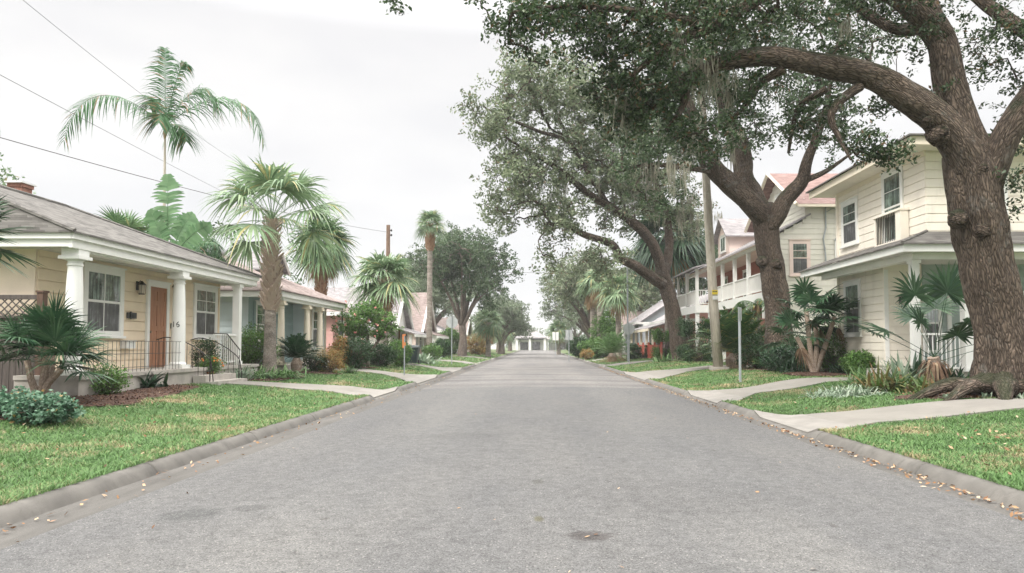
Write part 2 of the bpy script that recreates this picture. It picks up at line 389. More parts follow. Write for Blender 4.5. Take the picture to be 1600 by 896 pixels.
# ------------------------------------------------------------------ mesh builder
class MB:
    def __init__(s): s.V = []; s.Fc = []; s.n = 0; s.bk = []; s.usebk = False
    def add(s, V, Fs, bk=None):
        V = np.asarray(V, float).reshape(-1, 3)
        if isinstance(Fs, np.ndarray): s.Fc.append(Fs+s.n)
        else:
            for L in set(len(f) for f in Fs):
                s.Fc.append(np.array([f for f in Fs if len(f) == L])+s.n)
        s.V.append(V); s.n += len(V)
        if bk is not None: s.usebk = True
        s.bk.append(np.zeros_like(V) if bk is None else bk)
        return s
    def box(s, x0, x1, y0, y1, z0, z1):
        V = [(x, y, z) for z in (z0, z1) for x, y in ((x0, y0), (x1, y0), (x1, y1), (x0, y1))]
        return s.add(V, np.array([(0, 3, 2, 1), (4, 5, 6, 7), (0, 1, 5, 4), (1, 2, 6, 5), (2, 3, 7, 6), (3, 0, 4, 7)]))
    def hexa(s, V):   # 8 verts: bottom ring, top ring
        return s.add(V, np.array([(0, 3, 2, 1), (4, 5, 6, 7), (0, 1, 5, 4), (1, 2, 6, 5), (2, 3, 7, 6), (3, 0, 4, 7)]))
    def lbox(s, fr, r0, r1, z0, z1, n0, n1):
        O, R, N = fr
        V = [O+R*r+N*n+np.array([0, 0, z]) for z in (z0, z1) for r, n in ((r0, n0), (r1, n0), (r1, n1), (r0, n1))]
        return s.hexa(V)
    def bar(s, a, b, r=.01, ns=6): return s.tube([a, b], [r, r], ns)
    def tube(s, pts, rads, ns=8, amp=0., freq=1., seed=0., cap=True, flare=None, umul=1.):
        P = np.asarray(pts, float); Rr = np.asarray(rads, float); n = len(P)
        T = np.gradient(P, axis=0); T /= np.linalg.norm(T, axis=1)[:, None]+1e-9
        up = np.array([0., 1., 0.]) if abs(T[0][1]) < .8 else np.array([1., 0, 0])
        A = np.zeros_like(P); a = np.cross(T[0], up); a /= np.linalg.norm(a)
        for i in range(n):
            a = a-T[i]*a.dot(T[i]); a /= np.linalg.norm(a)+1e-9; A[i] = a
        B = np.cross(T, A)
        th = np.linspace(0, 2*math.pi, ns, endpoint=False)
        ln = np.concatenate([[0], np.cumsum(np.linalg.norm(np.diff(P, axis=0), axis=1))])
        rr = np.repeat(Rr[:, None], ns, 1)
        if amp:
            for i in range(n):
                for j in range(ns):
                    q = Vector((math.cos(th[j])*1.3+seed, math.sin(th[j])*1.3, ln[i]*freq))
                    rr[i, j] *= 1+amp*(noise.noise(q)*1.1+.5*noise.noise(q*2.7))
        if flare: rr = rr*flare(th[None, :], ln[:, None])
        V = P[:, None, :]+rr[..., None]*(np.cos(th)[None, :, None]*A[:, None, :]+np.sin(th)[None, :, None]*B[:, None, :])
        bk = np.stack([rr*np.cos(th)[None, :]+seed, rr*np.sin(th)[None, :], np.repeat(ln[:, None], ns, 1)], -1)
        i = np.arange(n-1)[:, None]*ns; j = np.arange(ns)[None, :]; j2 = (j+1) % ns
        Fq = np.stack([i+j, i+j2, i+ns+j2, i+ns+j], -1).reshape(-1, 4)
        s.add(V.reshape(-1, 3), Fq, bk.reshape(-1, 3))
        if cap:
            s.Fc.append(np.array([list(range(ns))[::-1]])+s.n-n*ns); s.Fc.append(np.array([list(range(ns))])+s.n-ns)
        return s
    def lathe(s, c, prof, ns=20):
        n = len(prof); th = np.linspace(0, 2*math.pi, ns, endpoint=False)
        V = [(c[0]+r*math.cos(a), c[1]+r*math.sin(a), c[2]+z) for r, z in prof for a in th]
        i = np.arange(n-1)[:, None]*ns; j = np.arange(ns)[None, :]; j2 = (j+1) % ns
        s.add(V, np.stack([i+j, i+j2, i+ns+j2, i+ns+j], -1).reshape(-1, 4))
        s.Fc.append(np.array([list(range(ns))[::-1]])+s.n-n*ns); s.Fc.append(np.array([list(range(ns))])+s.n-ns)
        return s
    def build(s, name, mat, parent=None, smooth=False, org=None):
        me = bpy.data.meshes.new(name)
        V = np.concatenate(s.V) if s.V else np.zeros((0, 3))
        base = np.zeros(3)
        if parent is not None and isinstance(parent, bpy.types.Object): base = np.array(wloc(parent))
        elif org is not None: base = np.array(org, float)
        V = V-base
        me.vertices.add(len(V)); me.vertices.foreach_set('co', V.astype(np.float32).ravel())
        lt = np.concatenate([np.full(len(f), f.shape[1]) for f in s.Fc]); vi = np.concatenate([f.ravel() for f in s.Fc])
        me.loops.add(len(vi)); me.loops.foreach_set('vertex_index', vi.astype(np.int32))
        me.polygons.add(len(lt)); ls = np.concatenate([[0], np.cumsum(lt)[:-1]])
        me.polygons.foreach_set('loop_start', ls.astype(np.int32)); me.polygons.foreach_set('loop_total', lt.astype(np.int32))
        me.polygons.foreach_set('use_smooth', np.full(len(lt), smooth))
        if s.usebk:
            at_ = me.attributes.new('bk', 'FLOAT_VECTOR', 'POINT'); at_.data.foreach_set('vector', np.concatenate(s.bk).astype(np.float32).ravel())
        me.update(calc_edges=True); me.validate()
        me.materials.append(MT[mat] if isinstance(mat, str) else mat)
        ob = bpy.data.objects.new(name, me); COL.objects.link(ob)
        if parent is not None: ob.parent = parent
        else: ob.location = base
        return ob
def wloc(o):
    l = Vector(o.location)
    while o.parent: o = o.parent; l += o.location
    return l
def tag(o, label=None, cat=None, group=None, kind=None):
    if label: o['label'] = label
    if cat: o['category'] = cat
    if group: o['group'] = group
    if kind: o['kind'] = kind
    return o
def thing(name, loc, label, cat, group=None):
    o = bpy.data.objects.new(name, None); COL.objects.link(o); o.location = loc; o.empty_display_size = .2
    return tag(o, label, cat, group)
def copy_thing(o, loc, label=None, group=None, rotz=0, scale=1.):
    kids = [c for c in o.children]
    r = o.copy(); COL.objects.link(r); r.location = loc; r.rotation_euler = (0, 0, rotz); r.scale = (scale,)*3 if not isinstance(scale, tuple) else scale
    if label: r['label'] = label
    if group: r['group'] = group
    for ch in kids:
        c = ch.copy(); COL.objects.link(c); c.parent = r
        for g in ch.children:
            d = g.copy(); COL.objects.link(d); d.parent = c
    return r
def catmull(pts, rads, k=6):
    P = np.asarray(pts, float); Rr = np.asarray(rads, float); n = len(P)
    if n < 3: 
        tt = np.linspace(0, 1, k+1); return P[0]+(P[-1]-P[0])*tt[:, None], Rr[0]+(Rr[-1]-Rr[0])*tt
    E = np.vstack([2*P[0]-P[1], P, 2*P[-1]-P[-2]]); o = []; ro = []
    for i in range(n-1):
        a, b, c, d = E[i:i+4]
        for q in range(k):
            t = q/k
            o.append(.5*((2*b)+(-a+c)*t+(2*a-5*b+4*c-d)*t*t+(-a+3*b-3*c+d)*t**3)); ro.append(Rr[i]*(1-t)+Rr[i+1]*t)
    o.append(P[-1]); ro.append(Rr[-1])
    return np.array(o), np.array(ro)
def strips(mb, P0, D, L, W, Wd, droop, k=4, prof=None, curl=None):
    """n tapering ribbons in one go"""
    P0 = np.asarray(P0, float); n = len(P0)
    D = np.asarray(D, float); Wd = np.broadcast_to(np.asarray(Wd, float), P0.shape)
    L = np.broadcast_to(L, (n,)); W = np.broadcast_to(W, (n,)); droop = np.broadcast_to(droop, (n,))
    tt = np.linspace(0, 1, k)
    if prof is None: prof = np.interp(tt, [0, .15, .6, 1], [.5, 1, .85, .06])
    C = P0[:, None, :]+D[:, None, :]*(L[:, None]*tt)[..., None]
    C[..., 2] -= (droop*L)[:, None]*tt**2
    if curl is not None: C += curl[:, None, :]*(tt**2)[None, :, None]
    hw = (W[:, None]*prof[None, :]*.5)[..., None]*Wd[:, None, :]
    V = np.stack([C-hw, C+hw], 2).reshape(-1, 3)
    b = np.arange(n)[:, None]*(2*k)+np.arange(k-1)[None, :]*2
    mb.add(V, np.stack([b, b+1, b+3, b+2], -1).reshape(-1, 4))
def unit(a): return a/(np.linalg.norm(a, axis=-1, keepdims=True)+1e-9)
def leaf_quads(mb, C, n, spread, size, rng, upb=.3, aspect=.5, shape=None):
    """n leaves round each centre"""
    C = np.repeat(np.asarray(C, float), n, 0); N = len(C)
    off = rng.normal(0, 1, (N, 3)); off = unit(off)*(rng.random((N, 1))**.5)
    P = C+off*np.asarray(spread)
    nrm = unit(rng.normal(0, 1, (N, 3))+np.array([0, 0, upb*2]))
    a = unit(np.cross(nrm, rng.normal(0, 1, (N, 3)))); b = np.cross(nrm, a)
    s = size*(.65+.7*rng.random((N, 1)))
    V = np.stack([P-a*s*.5, P+b*s*aspect*.5, P+a*s*.5, P-b*s*aspect*.5], 1).reshape(-1, 3)
    mb.add(V, np.arange(N*4).reshape(N, 4))

# ------------------------------------------------------------------ ground
A_ = lambda *v: np.array(v, float)
# paths crossing the lawns: side, [(x, y centre, half width)]
PATHS = [
 (1, [(4.56, 13.4, 1.7), (5.2, 13.4, 1.25), (6, 13.4, 1.02), (9, 13.5, .92), (12.5, 13.6, .9)]),
 (1, [(4.56, 19.7, 2.0), (5.2, 20.0, 1.6), (6.2, 20.8, 1.1), (8.5, 22.2, 1.0), (11.4, 23.6, .9)]),
 (1, [(4.56, 33.5, 4.2), (5.4, 34, 3.2), (7, 35, 1.9), (10, 36.5, 1.6), (14, 38.5, 1.6)]),
 (1, [(4.56, 50, 2.6), (5.4, 50.5, 1.6), (8, 51.5, 1.2), (13, 53, 1.2)]),
 (1, [(4.56, 66, 3), (5.4, 66.5, 1.8), (8, 68, 1.4), (13, 69, 1.4)]),
 (1, [(4.56, 90, 3), (5.4, 90.5, 2), (8, 91, 1.6), (13, 92, 1.6)]),
 (-1, [(4.56, 21.7, 2.0), (5.2, 21.7, 1.4), (6.2, 21.7, .95), (8, 21.5, .78), (9.75, 20.9, 1.0)]),
 (-1, [(4.56, 30, 3.2), (5.3, 31, 2.2), (6.5, 32.2, 1.2), (8.5, 33.2, .95), (10.3, 33.0, .9)]),
 (-1, [(4.56, 41, 3), (5.3, 42, 2), (7, 43.5, 1.1), (10, 45, 1.0), (13, 46, 1.0)]),
 (-1, [(4.56, 56, 3), (5.3, 56.5, 2), (7, 57.5, 1.3), (13, 59, 1.2)]),
 (-1, [(4.56, 75, 3), (5.3, 75.5, 2), (7, 76.5, 1.5), (13, 77, 1.5)]),
]
BEDS = [  # x, y, rx, ry: mulch beds
 (-9.35, 15.6, 1.2, 2.6), (-9.5, 17.6, 1.0, 1.6), (-9.5, 14.2, 1.6, 1.1), (-9.4, 11.2, 1.5, .75), (-9.2, 24.6, 1.1, 2.1), (-9.2, 28.6, 1.4, 1.4),
 (-9.3, 35.2, 1.6, 1.0), (10.3, 15.6, 2.5, .85), (10.6, 18.6, 2.0, 1.4), (11, 20.4, 1.9, 1.0), (11.4, 26.6, 2.2, 1.4),
 (11.2, 31.0, 2.4, 1.5), (9.9, 49.3, 1.5, 1.6), (-12, 40.5, 3.0, 1.2), (9.3, 62, 2.0, 1.4)]
def kerb_dip(side, y):
    k = np.ones_like(y, dtype=float)
    for s, pts in PATHS:
        if s != side: continue
        _, yc, hw = pts[0]
        k = np.minimum(k, np.clip((np.abs(y-yc)-hw+.45)/.45, .12, 1))
    return k
def gz(x, y):
    x = np.asarray(x, float); y = np.asarray(y, float)
    ax = np.abs(x)
    road = .07*(1-np.clip(ax/3.92, 0, 1)**2)
    k = np.where(x > 0, kerb_dip(1, y), kerb_dip(-1, y))
    edge = .125*k
    rise = np.clip((ax-4.8)/4.8, 0, 1)
    sm = rise*rise*(3-2*rise)
    und = .02*np.sin(x*1.3+y*.7)+.015*np.sin(y*1.9-x*.6)
    back = np.clip((ax-4.8)/1.0, 0, 1)
    z = np.where(ax < 3.92, road, np.where(ax < 4.42, -.005*(ax-3.92)/.5, edge+(.13-edge)*back+.29*sm+und*back))
    far = np.clip((y-196)/4, 0, 1)
    z = np.where(ax >= 4.42, z*(1-far)+.02*far, z)
    return z
def G(x, y): return float(gz(x, y))
# one sheet to the horizon
mb = MB(); mb.add([(-1500, -200, -.06), (1500, -200, -.06), (1500, 2000, -.06), (-1500, 2000, -.06)], np.array([[0, 1, 2, 3]]))
tag(mb.build('ground', 'lawn'), kind='structure')
def sheet(xs, ys, zf):
    X, Yv = np.meshgrid(xs, ys, indexing='ij'); Z = zf(X, Yv)
    V = np.stack([X, Yv, Z], -1).reshape(-1, 3)
    i = np.arange(len(xs)-1)[:, None]*len(ys); j = np.arange(len(ys)-1)[None, :]
    return V, np.stack([i+j, i+len(ys)+j, i+len(ys)+j+1, i+j+1], -1).reshape(-1, 4)
ysr = np.concatenate([np.arange(-12, 60, 2.), np.arange(60, 206, 6.)])
mb = MB(); mb.add(*sheet(np.linspace(-3.92, 4.13, 15), ysr, lambda X, Y: np.maximum(.008, .07*(1-np.clip(np.abs(X)/3.92, 0, 1)**2))))
mb.add(*sheet(np.linspace(-60, 60, 5), np.array([204., 214.]), lambda X, Y: X*0+.004))
tag(mb.build('road', 'asphalt', smooth=True), kind='structure')
mb = MB()
for s in (-1, 1):
    xs = np.array([3.92, 4.2, 4.43])*s; xs.sort()
    mb.add(*sheet(xs, ysr, lambda X, Y: -.012*(np.abs(X)-3.92)/.5+.004+0*Y))
tag(mb.build('gutter', 'gutter'), kind='structure')
ysk = np.concatenate([np.arange(-12, 60, .15), np.arange(60, 204, .6)])
for s in (-1, 1):
    mb = MB()
    pf = [(4.42, -.02), (4.45, .03), (4.49, .08), (4.53, .108), (4.565, .12), (4.61, .122), (4.66, .10)]
    k = kerb_dip(s, ysk)
    jig = np.array([noise.noise(Vector((y*.8, s*3., 0)))*.004 for y in ysk])
    chip = np.array([noise.noise(Vector((y*7.2, s*9., 0)))*.0012 for y in ysk])
    V = []
    for (a, z) in pf:
        V.append(np.stack([(a+jig+(chip if z > .04 else 0))*s, ysk, z*(k if z > 0 else 1)+(chip if z > .1 else 0)+0*ysk], -1))
    V = np.array(V).reshape(-1, 3); n = len(ysk)
    i = np.arange(len(pf)-1)[:, None]*n; j = np.arange(n-1)[None, :]
    Fq = np.stack([i+j, i+j+1, i+n+j+1, i+n+j], -1)
    if s > 0: Fq = Fq[..., ::-1]
    # open joints every three metres or so
    cut = np.zeros(n-1, bool)
    for yj in np.arange(2.2, 60, 3.05): cut[np.searchsorted(ysk, yj)] = True
    keep = np.repeat((~cut)[None, :], len(pf)-1, 0)
    mb.add(V, Fq.reshape(-1, 4)[keep.ravel()])
    idx = np.where(cut)[0]
    for q in idx:      # narrow dark joint: kerb closes again 15 mm deeper
        W = V.reshape(len(pf), n, 3)[:, q:q+2, :].copy()
        m0 = W.copy(); mid = (W[:, 0]+W[:, 1])/2
        a1 = W[:, 0]*.62+W[:, 1]*.38; a2 = W[:, 0]*.42+W[:, 1]*.58
        lo = mid.copy(); lo[:, 2] -= .05; lo[:, 0] += .03*s
        rows = np.stack([W[:, 0], a1, lo, a2, W[:, 1]], 1).reshape(-1, 3)
        ii = np.arange(len(pf)-1)[:, None]*5; jj = np.arange(4)[None, :]
        mb.add(rows, np.stack([ii+jj, ii+jj+1, ii+6+jj, ii+5+jj], -1).reshape(-1, 4))
    tag(mb.build('kerb', 'kerb_concrete', smooth=True), kind='structure')
# lawns
ysl = np.concatenate([np.arange(-12, 45, .4), np.arange(45, 205, 2.)])
for s in (-1, 1):
    xs = np.concatenate([np.array([4.63, 4.75, 5., 5.25, 5.5, 5.75, 6., 6.25, 6.5, 6.75]), np.arange(7, 13, .6), [14, 18, 26, 45, 90]])*s; xs.sort()
    mb = MB(); mb.add(*sheet(xs, ysl, lambda X, Y: gz(X, Y)-.01))
    tag(mb.build('lawn', 'lawn', smooth=True), kind='structure')
# paths and aprons
def path_interp(pts, x):
    a = np.array(pts); return np.interp(x, a[:, 0], a[:, 1]), np.interp(x, a[:, 0], a[:, 2])
for s, pts in PATHS:
    for nm, xa, xb, mat, dz in (('driveway_apron', 4.56, 5.4, 'apron_concrete', .030), ('path', 5.4, pts[-1][0], 'path_concrete', .024)):
        mb = MB(); xs = np.arange(xa, xb+.01, .21); V = []
        for x in xs:
            yc, hw = path_interp(pts, x)
            for q in np.linspace(-1, 1, 9):
                y = yc+q*hw; V.append((x*s, y, G(x*s, y)+dz))
        V = np.array(V); n = 9
        i = np.arange(len(xs)-1)[:, None]*n; j = np.arange(n-1)[None, :]
        Fq = np.stack([i+j, i+n+j, i+n+j+1, i+j+1], -1).reshape(-1, 4)
        if s < 0: Fq = Fq[:, ::-1]
        mb.add(V, Fq)
        m_ = len(xs); D_ = A_(0, 0, .12)
        for e_ in (V[:n], V[-n:], V[::n], V[n-1::n]):
            mb.add(np.vstack([e_, e_-D_]), np.array([(q, q+1, len(e_)+q+1, len(e_)+q) for q in range(len(e_)-1)]))
        tag(mb.build(nm, mat), kind='structure')
# mulch beds
def bed_noise(a, q): return 1+.16*noise.noise(Vector((math.cos(a)*1.2+q*7.3, math.sin(a)*1.2, q)))+.07*noise.noise(Vector((math.cos(a)*4+q*3.3, math.sin(a)*4, q)))
for q, (cx, cy, rx, ry) in enumerate(BEDS):
    mb = MB(); na = 36; V = []
    for r in np.linspace(0, 1, 7):
        for a in np.linspace(0, 2*math.pi, na, endpoint=False):
            f = bed_noise(a, q)*r
            x, y = cx+math.cos(a)*rx*f, cy+math.sin(a)*ry*f
            V.append((x, y, G(x, y)+.012+.03*(1-r**4)+q*.0015))
    i = np.arange(6)[:, None]*na; j = np.arange(na)[None, :]; j2 = (j+1) % na
    mb.add(V, np.stack([i+j, i+na+j, i+na+j2, i+j2], -1).reshape(-1, 4))
    tag(mb.build('mulch_bed', 'mulch', smooth=True), kind='structure')
def in_bed(x, y, m=0.):
    k = np.zeros(x.shape, bool)
    for q, (cx, cy, rx, ry) in enumerate(BEDS):
        d = np.sqrt(((x-cx)/(rx+m))**2+((y-cy)/(ry+m))**2); k |= d < .97
    return k
def in_path(x, y, m=0.):
    k = np.zeros(x.shape, bool)
    for s, pts in PATHS:
        ax = x*s; yc, hw = path_interp(pts, ax)
        k |= (ax > 4.4) & (ax < pts[-1][0]+m) & (np.abs(y-yc) < hw+m)
    return k
# grass blades
rg = np.random.default_rng(11)
for s in (-1, 1):
    mb = MB()
    for (ya, yb, xm, dens, h, wd) in ((4., 9., 9.5, 1900, .075, .010), (9., 14., 12., 1300, .072, .012), (14., 22., 12., 750, .07, .016),
                                      (22, 36., 12.5, 330, .07, .026), (36., 60., 12., 110, .08, .05), (60, 110., 12., 32, .10, .10)):
        n = int((yb-ya)*(xm-4.7)*dens)
        x = s*(4.575+rg.random(n)**1.05*(xm-4.575)); y = ya+rg.random(n)*(yb-ya)
        # view cull: drop what lies outside the picture by a margin
        k = ~in_bed(x, y) & ~in_path(x, y, -.02) & (np.abs(x) < .80*y+2.5)
        # thinner in the worn patches
        k &= rg.random(n) < .95
        # sparse fringe over the kerb back
        x, y = x[k], y[k]; n = len(x)
        hv = h*(.5+rg.random(n)*.9)
        clump = np.array([noise.noise(Vector((a*1.7, b*1.7, 3.))) for a, b in zip(x, y)]) if n < 60000 else np.sin(x*5.1+np.sin(y*3.7)*2)*np.sin(y*4.3)*.5
        hv = hv*(1+.5*clump)
        az = rg.random(n)*6.283
        D = unit(np.stack([np.cos(az)*.75, np.sin(az)*.75, .55+rg.random(n)*.9], -1))
        Wd = unit(np.stack([-np.sin(az), np.cos(az), rg.normal(0, .3, n)], -1))
        P0 = np.stack([x, y, gz(x, y)-.012+np.where(np.abs(x) < 4.8, .014, 0)], -1)
        strips(mb, P0, D, hv*1.35, wd, Wd, .35, k=3, prof=np.array([1, .8, .1]))
    tag(mb.build('grass', 'grass_blade'), 'green lawn grass with tan worn patches along the %s kerb' % ('left' if s < 0 else 'right'), 'grass', kind='stuff')
# fallen leaves and litter
mb = MB(); n1 = 900
for s, dens in ((-1, 300), (1, 1300)):
    y = 4.5+rg.random(dens)**1.5*45; x = s*(4.40-np.abs(rg.normal(0, .11 if s > 0 else .22, dens))); z = gz(x, y)*0+.02
    P = np.stack([x, y, z], -1); leaf_quads(mb, P, 1, (.03, .03, .008), .055, rg, 1.2, .5)
    yy = 4.+rg.random(380)*26; xx = s*(4.75+rg.random(380)**1.3*6)
    k = ~in_path(xx, yy); xx, yy = xx[k], yy[k]
    leaf_quads(mb, np.stack([xx, yy, gz(xx, yy)+.05], -1), 1, (.02, .02, .01), .06, rg, 1.2, .5)
x = rg.uniform(-4, 4, 60); y = 4.5+rg.random(60)**1.5*30
leaf_quads(mb, np.stack([x, y, .07*(1-(np.abs(x)/3.92)**2)+.012], -1), 1, (.01, .01, .003), .04, rg, 2., .5)
x = 8.2+rg.random(260)*4; y = 14.7+rg.random(260)*1.8
leaf_quads(mb, np.stack([x, y, gz(x, y)+.05], -1), 1, (.05, .05, .01), .07, rg, 1., .5)
x = 5.6+rg.random(200)*3.6; y = 9.2+rg.normal(0, .7, 200)
leaf_quads(mb, np.stack([x, y, gz(x, y)+.06], -1), 1, (.05, .05, .01), .06, rg, 1., .5)
tag(mb.build('fallen_leaves', 'fallen_leaf'), 'dry brown fallen leaves scattered along the gutters and lawns', 'leaves', kind='stuff')
mb = MB()
for q, (cx, cy, rx, ry) in enumerate(BEDS[:12]):
    n = int(500*rx*ry); a = rg.random(n)*6.283; r = np.sqrt(rg.random(n))
    x, y = cx+np.cos(a)*rx*r*1.02, cy+np.sin(a)*ry*r*1.02
    leaf_quads(mb, np.stack([x, y, gz(x, y)+.045], -1), 1, (.01, .01, .006), .07, rg, 1.2, .3)
tag(mb.build('mulch_chips', 'mulch_chip'), 'dark red brown bark chips covering the planting beds', 'mulch', kind='stuff')

# ------------------------------------------------------------------ house kit
A3 = lambda *v: np.array(v, float)
def fr(O, R, N): return (A3(*O), A3(*R), A3(*N))
def wall_siding(mb, f, L, z0, z1, course=.19, top=None):
    """lap boards on a wall; top(r0..r1) limits for gables: function z -> (r0, r1)"""
    O, R, N = f; z = z0
    while z < z1-.02:
        zt = min(z+course, z1); a, b = (0, L) if top is None else top((z+zt)/2)
        if b-a > .1:
            g = .022
            q = [O+R*r+N*n+A3(0, 0, h) for (r, n, h) in ((a, 0, z), (b, 0, z), (b, .032, z), (a, .032, z), (a, .024, zt-g), (b, .024, zt-g), (a, 0, zt-g), (b, 0, zt-g))]
            mb.add(q, np.array([(0, 1, 2, 3), (3, 2, 5, 4), (4, 5, 7, 6), (0, 3, 4, 6), (1, 7, 5, 2)]))
        z = zt
def core(mb, x0, x1, y0, y1, z0, z1): mb.box(x0, x1, y0, y1, z0, z1)
def window(par, f, r, z, w, h, mat='white_trim', cols=2, rows=2, trim=.11, split=True, lowmat='screen_glass', upmat='window_glass', sill=True, n0=.0, lowrows=1):
    m = MB()
    e = n0+.055
    m.lbox(f, r-trim, r, z-trim*.6, z+h+trim, n0, e); m.lbox(f, r+w, r+w+trim, z-trim*.6, z+h+trim, n0, e)
    m.lbox(f, r, r+w, z+h, z+h+trim, n0, e-.004); m.lbox(f, r-trim-.04, r+w+trim+.04, z+h+trim, z+h+trim+.04, n0, e+.03)
    if sill: m.lbox(f, r-trim-.04, r+w+trim+.04, z-trim*.6-.06, z-trim*.6, n0, e+.05)
    m.lbox(f, r, r+w, z-trim*.6, z, n0, e-.006)
    s = .045
    mid = z+h*.5 if split else None
    def sash(za, zb, nn, cc, rr):
        m.lbox(f, r, r+s, za, zb, n0+nn, n0+nn+.02); m.lbox(f, r+w-s, r+w, za, zb, n0+nn, n0+nn+.02)
        m.lbox(f, r+s, r+w-s, za, za+s, n0+nn, n0+nn+.018); m.lbox(f, r+s, r+w-s, zb-s, zb, n0+nn, n0+nn+.018)
        for q in range(1, cc): m.lbox(f, r+w*q/cc-.012, r+w*q/cc+.012, za+s, zb-s, n0+nn, n0+nn+.014)
        for q in range(1, rr): m.lbox(f, r+s, r+w-s, za+(zb-za)*q/rr-.01, za+(zb-za)*q/rr+.01, n0+nn+.001, n0+nn+.012)
    if split: sash(mid, z+h, .034, cols, rows); sash(z, mid+.03, .026, cols, lowrows)
    else: sash(z, z+h, .03, cols, rows)
    wd = m.build('window', mat, par)
    g = MB()
    if split:
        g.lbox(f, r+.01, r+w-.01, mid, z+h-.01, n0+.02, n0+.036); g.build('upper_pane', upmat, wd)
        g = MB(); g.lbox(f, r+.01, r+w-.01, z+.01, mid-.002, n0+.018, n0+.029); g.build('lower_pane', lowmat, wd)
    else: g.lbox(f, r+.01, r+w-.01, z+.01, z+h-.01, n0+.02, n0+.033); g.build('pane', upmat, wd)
    return wd
def panel_door(par, f, r, z, w, h, mat='door_wood', trim='white_trim', tw=.13, lites=False):
    m = MB()
    m.lbox(f, r-tw, r, z, z+h+tw, 0, .07); m.lbox(f, r+w, r+w+tw, z, z+h+tw, 0, .07); m.lbox(f, r, r+w, z+h, z+h+tw, 0, .066)
    m.lbox(f, r-tw-.03, r+w+tw+.03, z+h+tw, z+h+tw+.05, 0, .10)
    m.build('door_frame', trim, par)
    d = MB(); d.lbox(f, r, r+w, z+.01, z+h, 0, .030)
    st = .11*w/.9
    for a, b in ((r, r+st), (r+w-st, r+w), (r+w/2-st*.45, r+w/2+st*.45)): d.lbox(f, a, b, z+.01, z+h, .03, .045)
    for za, zb in ((0.01, .22), (.95*h/2.1, 1.08*h/2.1), (1.62*h/2.1, 1.74*h/2.1), (h-.13, h-.001)):
        for a, b in ((r+st, r+w/2-st*.45), (r+w/2+st*.45, r+w-st)): d.lbox(f, a, b, z+za, z+zb, .03, .0445)
    dd = d.build('door', mat, par)
    k = MB(); c = f[0]+f[1]*(r+.06)+f[2]*.06+A3(0, 0, z+1.0); k.lathe(c, [(.005, -.03), (.028, -.02), (.03, 0), (.022, .025), (.004, .03)], 10)
    k.lbox(f, r+.045, r+.075, z+.96, z+1.04, .045, .062); k.build('handle', 'brass', dd)
    return dd
def column(par, x, y, z0, z1, r=.15, mat='white_trim', cap=None):
    m = MB(); H = z1-z0
    m.box(x-r*1.35, x+r*1.35, y-r*1.35, y+r*1.35, z0, z0+.10)
    m.lathe((x, y, z0+.10), [(r*1.22, 0), (r*1.25, .03), (r*1.12, .06), (r*1.05, .08), (r*1.03, H*.3), (r*.92, H*.65), (r*.80, H-.42), (r*.9, H-.40), (r*.9, H-.37), (r*.82, H-.36), (r*.82, H-.31), (r*1.1, H-.27)], 28)
    m.box(x-r*1.3, x+r*1.3, y-r*1.3, y+r*1.3, z1-.17, z1-.10); m.box(x-r*1.05, x+r*1.05, y-r*1.05, y+r*1.05, z1-.10, z1+.10)
    return m.build('column', mat, par, smooth=False)
def post(par, x, y, z0, z1, h=.1, mat='white_trim', name='post'):
    m = MB(); m.box(x-h, x+h, y-h, y+h, z0, z1); m.box(x-h*1.3, x+h*1.3, y-h*1.3, y+h*1.3, z0, z0+.12); m.box(x-h*1.3, x+h*1.3, y-h*1.3, y+h*1.3, z1-.1, z1-.002)
    return m.build(name, mat, par)
def railing(par, a, b, z, h=.95, mat='white_trim', gap=.12, t=.02, name='railing', zb=None):
    m = MB(); a = A3(*a); b = A3(*b); L = np.linalg.norm(b-a); R = (b-a)/L; N = A3(-R[1], R[0])
    f = (A3(a[0], a[1], z), A3(R[0], R[1], 0), A3(N[0], N[1], 0))
    m.lbox(f, 0, L, h-.06, h, -t*1.8, t*1.8); m.lbox(f, 0, L, .08, .13, -t*1.3, t*1.3)
    n = max(2, int(L/gap))
    for q in range(1, n): m.lbox(f, L*q/n-t*.7, L*q/n+t*.7, .13, h-.06, -t*.7, t*.7)
    return m.build(name, mat, par)
def slab(mb, pts, th=.05):
    """roof plane given as polygon, thickened downwards"""
    P = np.array(pts, float); n = len(P); Q = P-A3(0, 0, th)
    fs = [tuple(range(n)), tuple(range(2*n-1, n-1, -1))]+[(i, n+i, n+(i+1) % n, (i+1) % n) for i in range(n)]
    mb.add(np.vstack([P, Q]), [f for f in fs])
def hip_roof(mb, x0, x1, y0, y1, z, rise, inset=None, th=.05):
    """hip with ridge along the longer side"""
    if (y1-y0) >= (x1-x0):
        i = inset if inset is not None else (x1-x0)/2; xm = (x0+x1)/2; A = (xm, y0+i, z+rise); B = (xm, y1-i, z+rise)
        slab(mb, [(x0, y0, z), (x1, y0, z), A], th); slab(mb, [(x1, y0, z), (x1, y1, z), B, A], th)
        slab(mb, [(x1, y1, z), (x0, y1, z), B], th); slab(mb, [(x0, y1, z), (x0, y0, z), A, B], th)
    else:
        i = inset if inset is not None else (y1-y0)/2; ym = (y0+y1)/2; A = (x0+i, ym, z+rise); B = (x1-i, ym, z+rise)
        slab(mb, [(x0, y1, z), (x0, y0, z), A], th); slab(mb, [(x0, y0, z), (x1, y0, z), B, A], th)
        slab(mb, [(x1, y0, z), (x1, y1, z), B], th); slab(mb, [(x1, y1, z), (x0, y1, z), A, B], th)
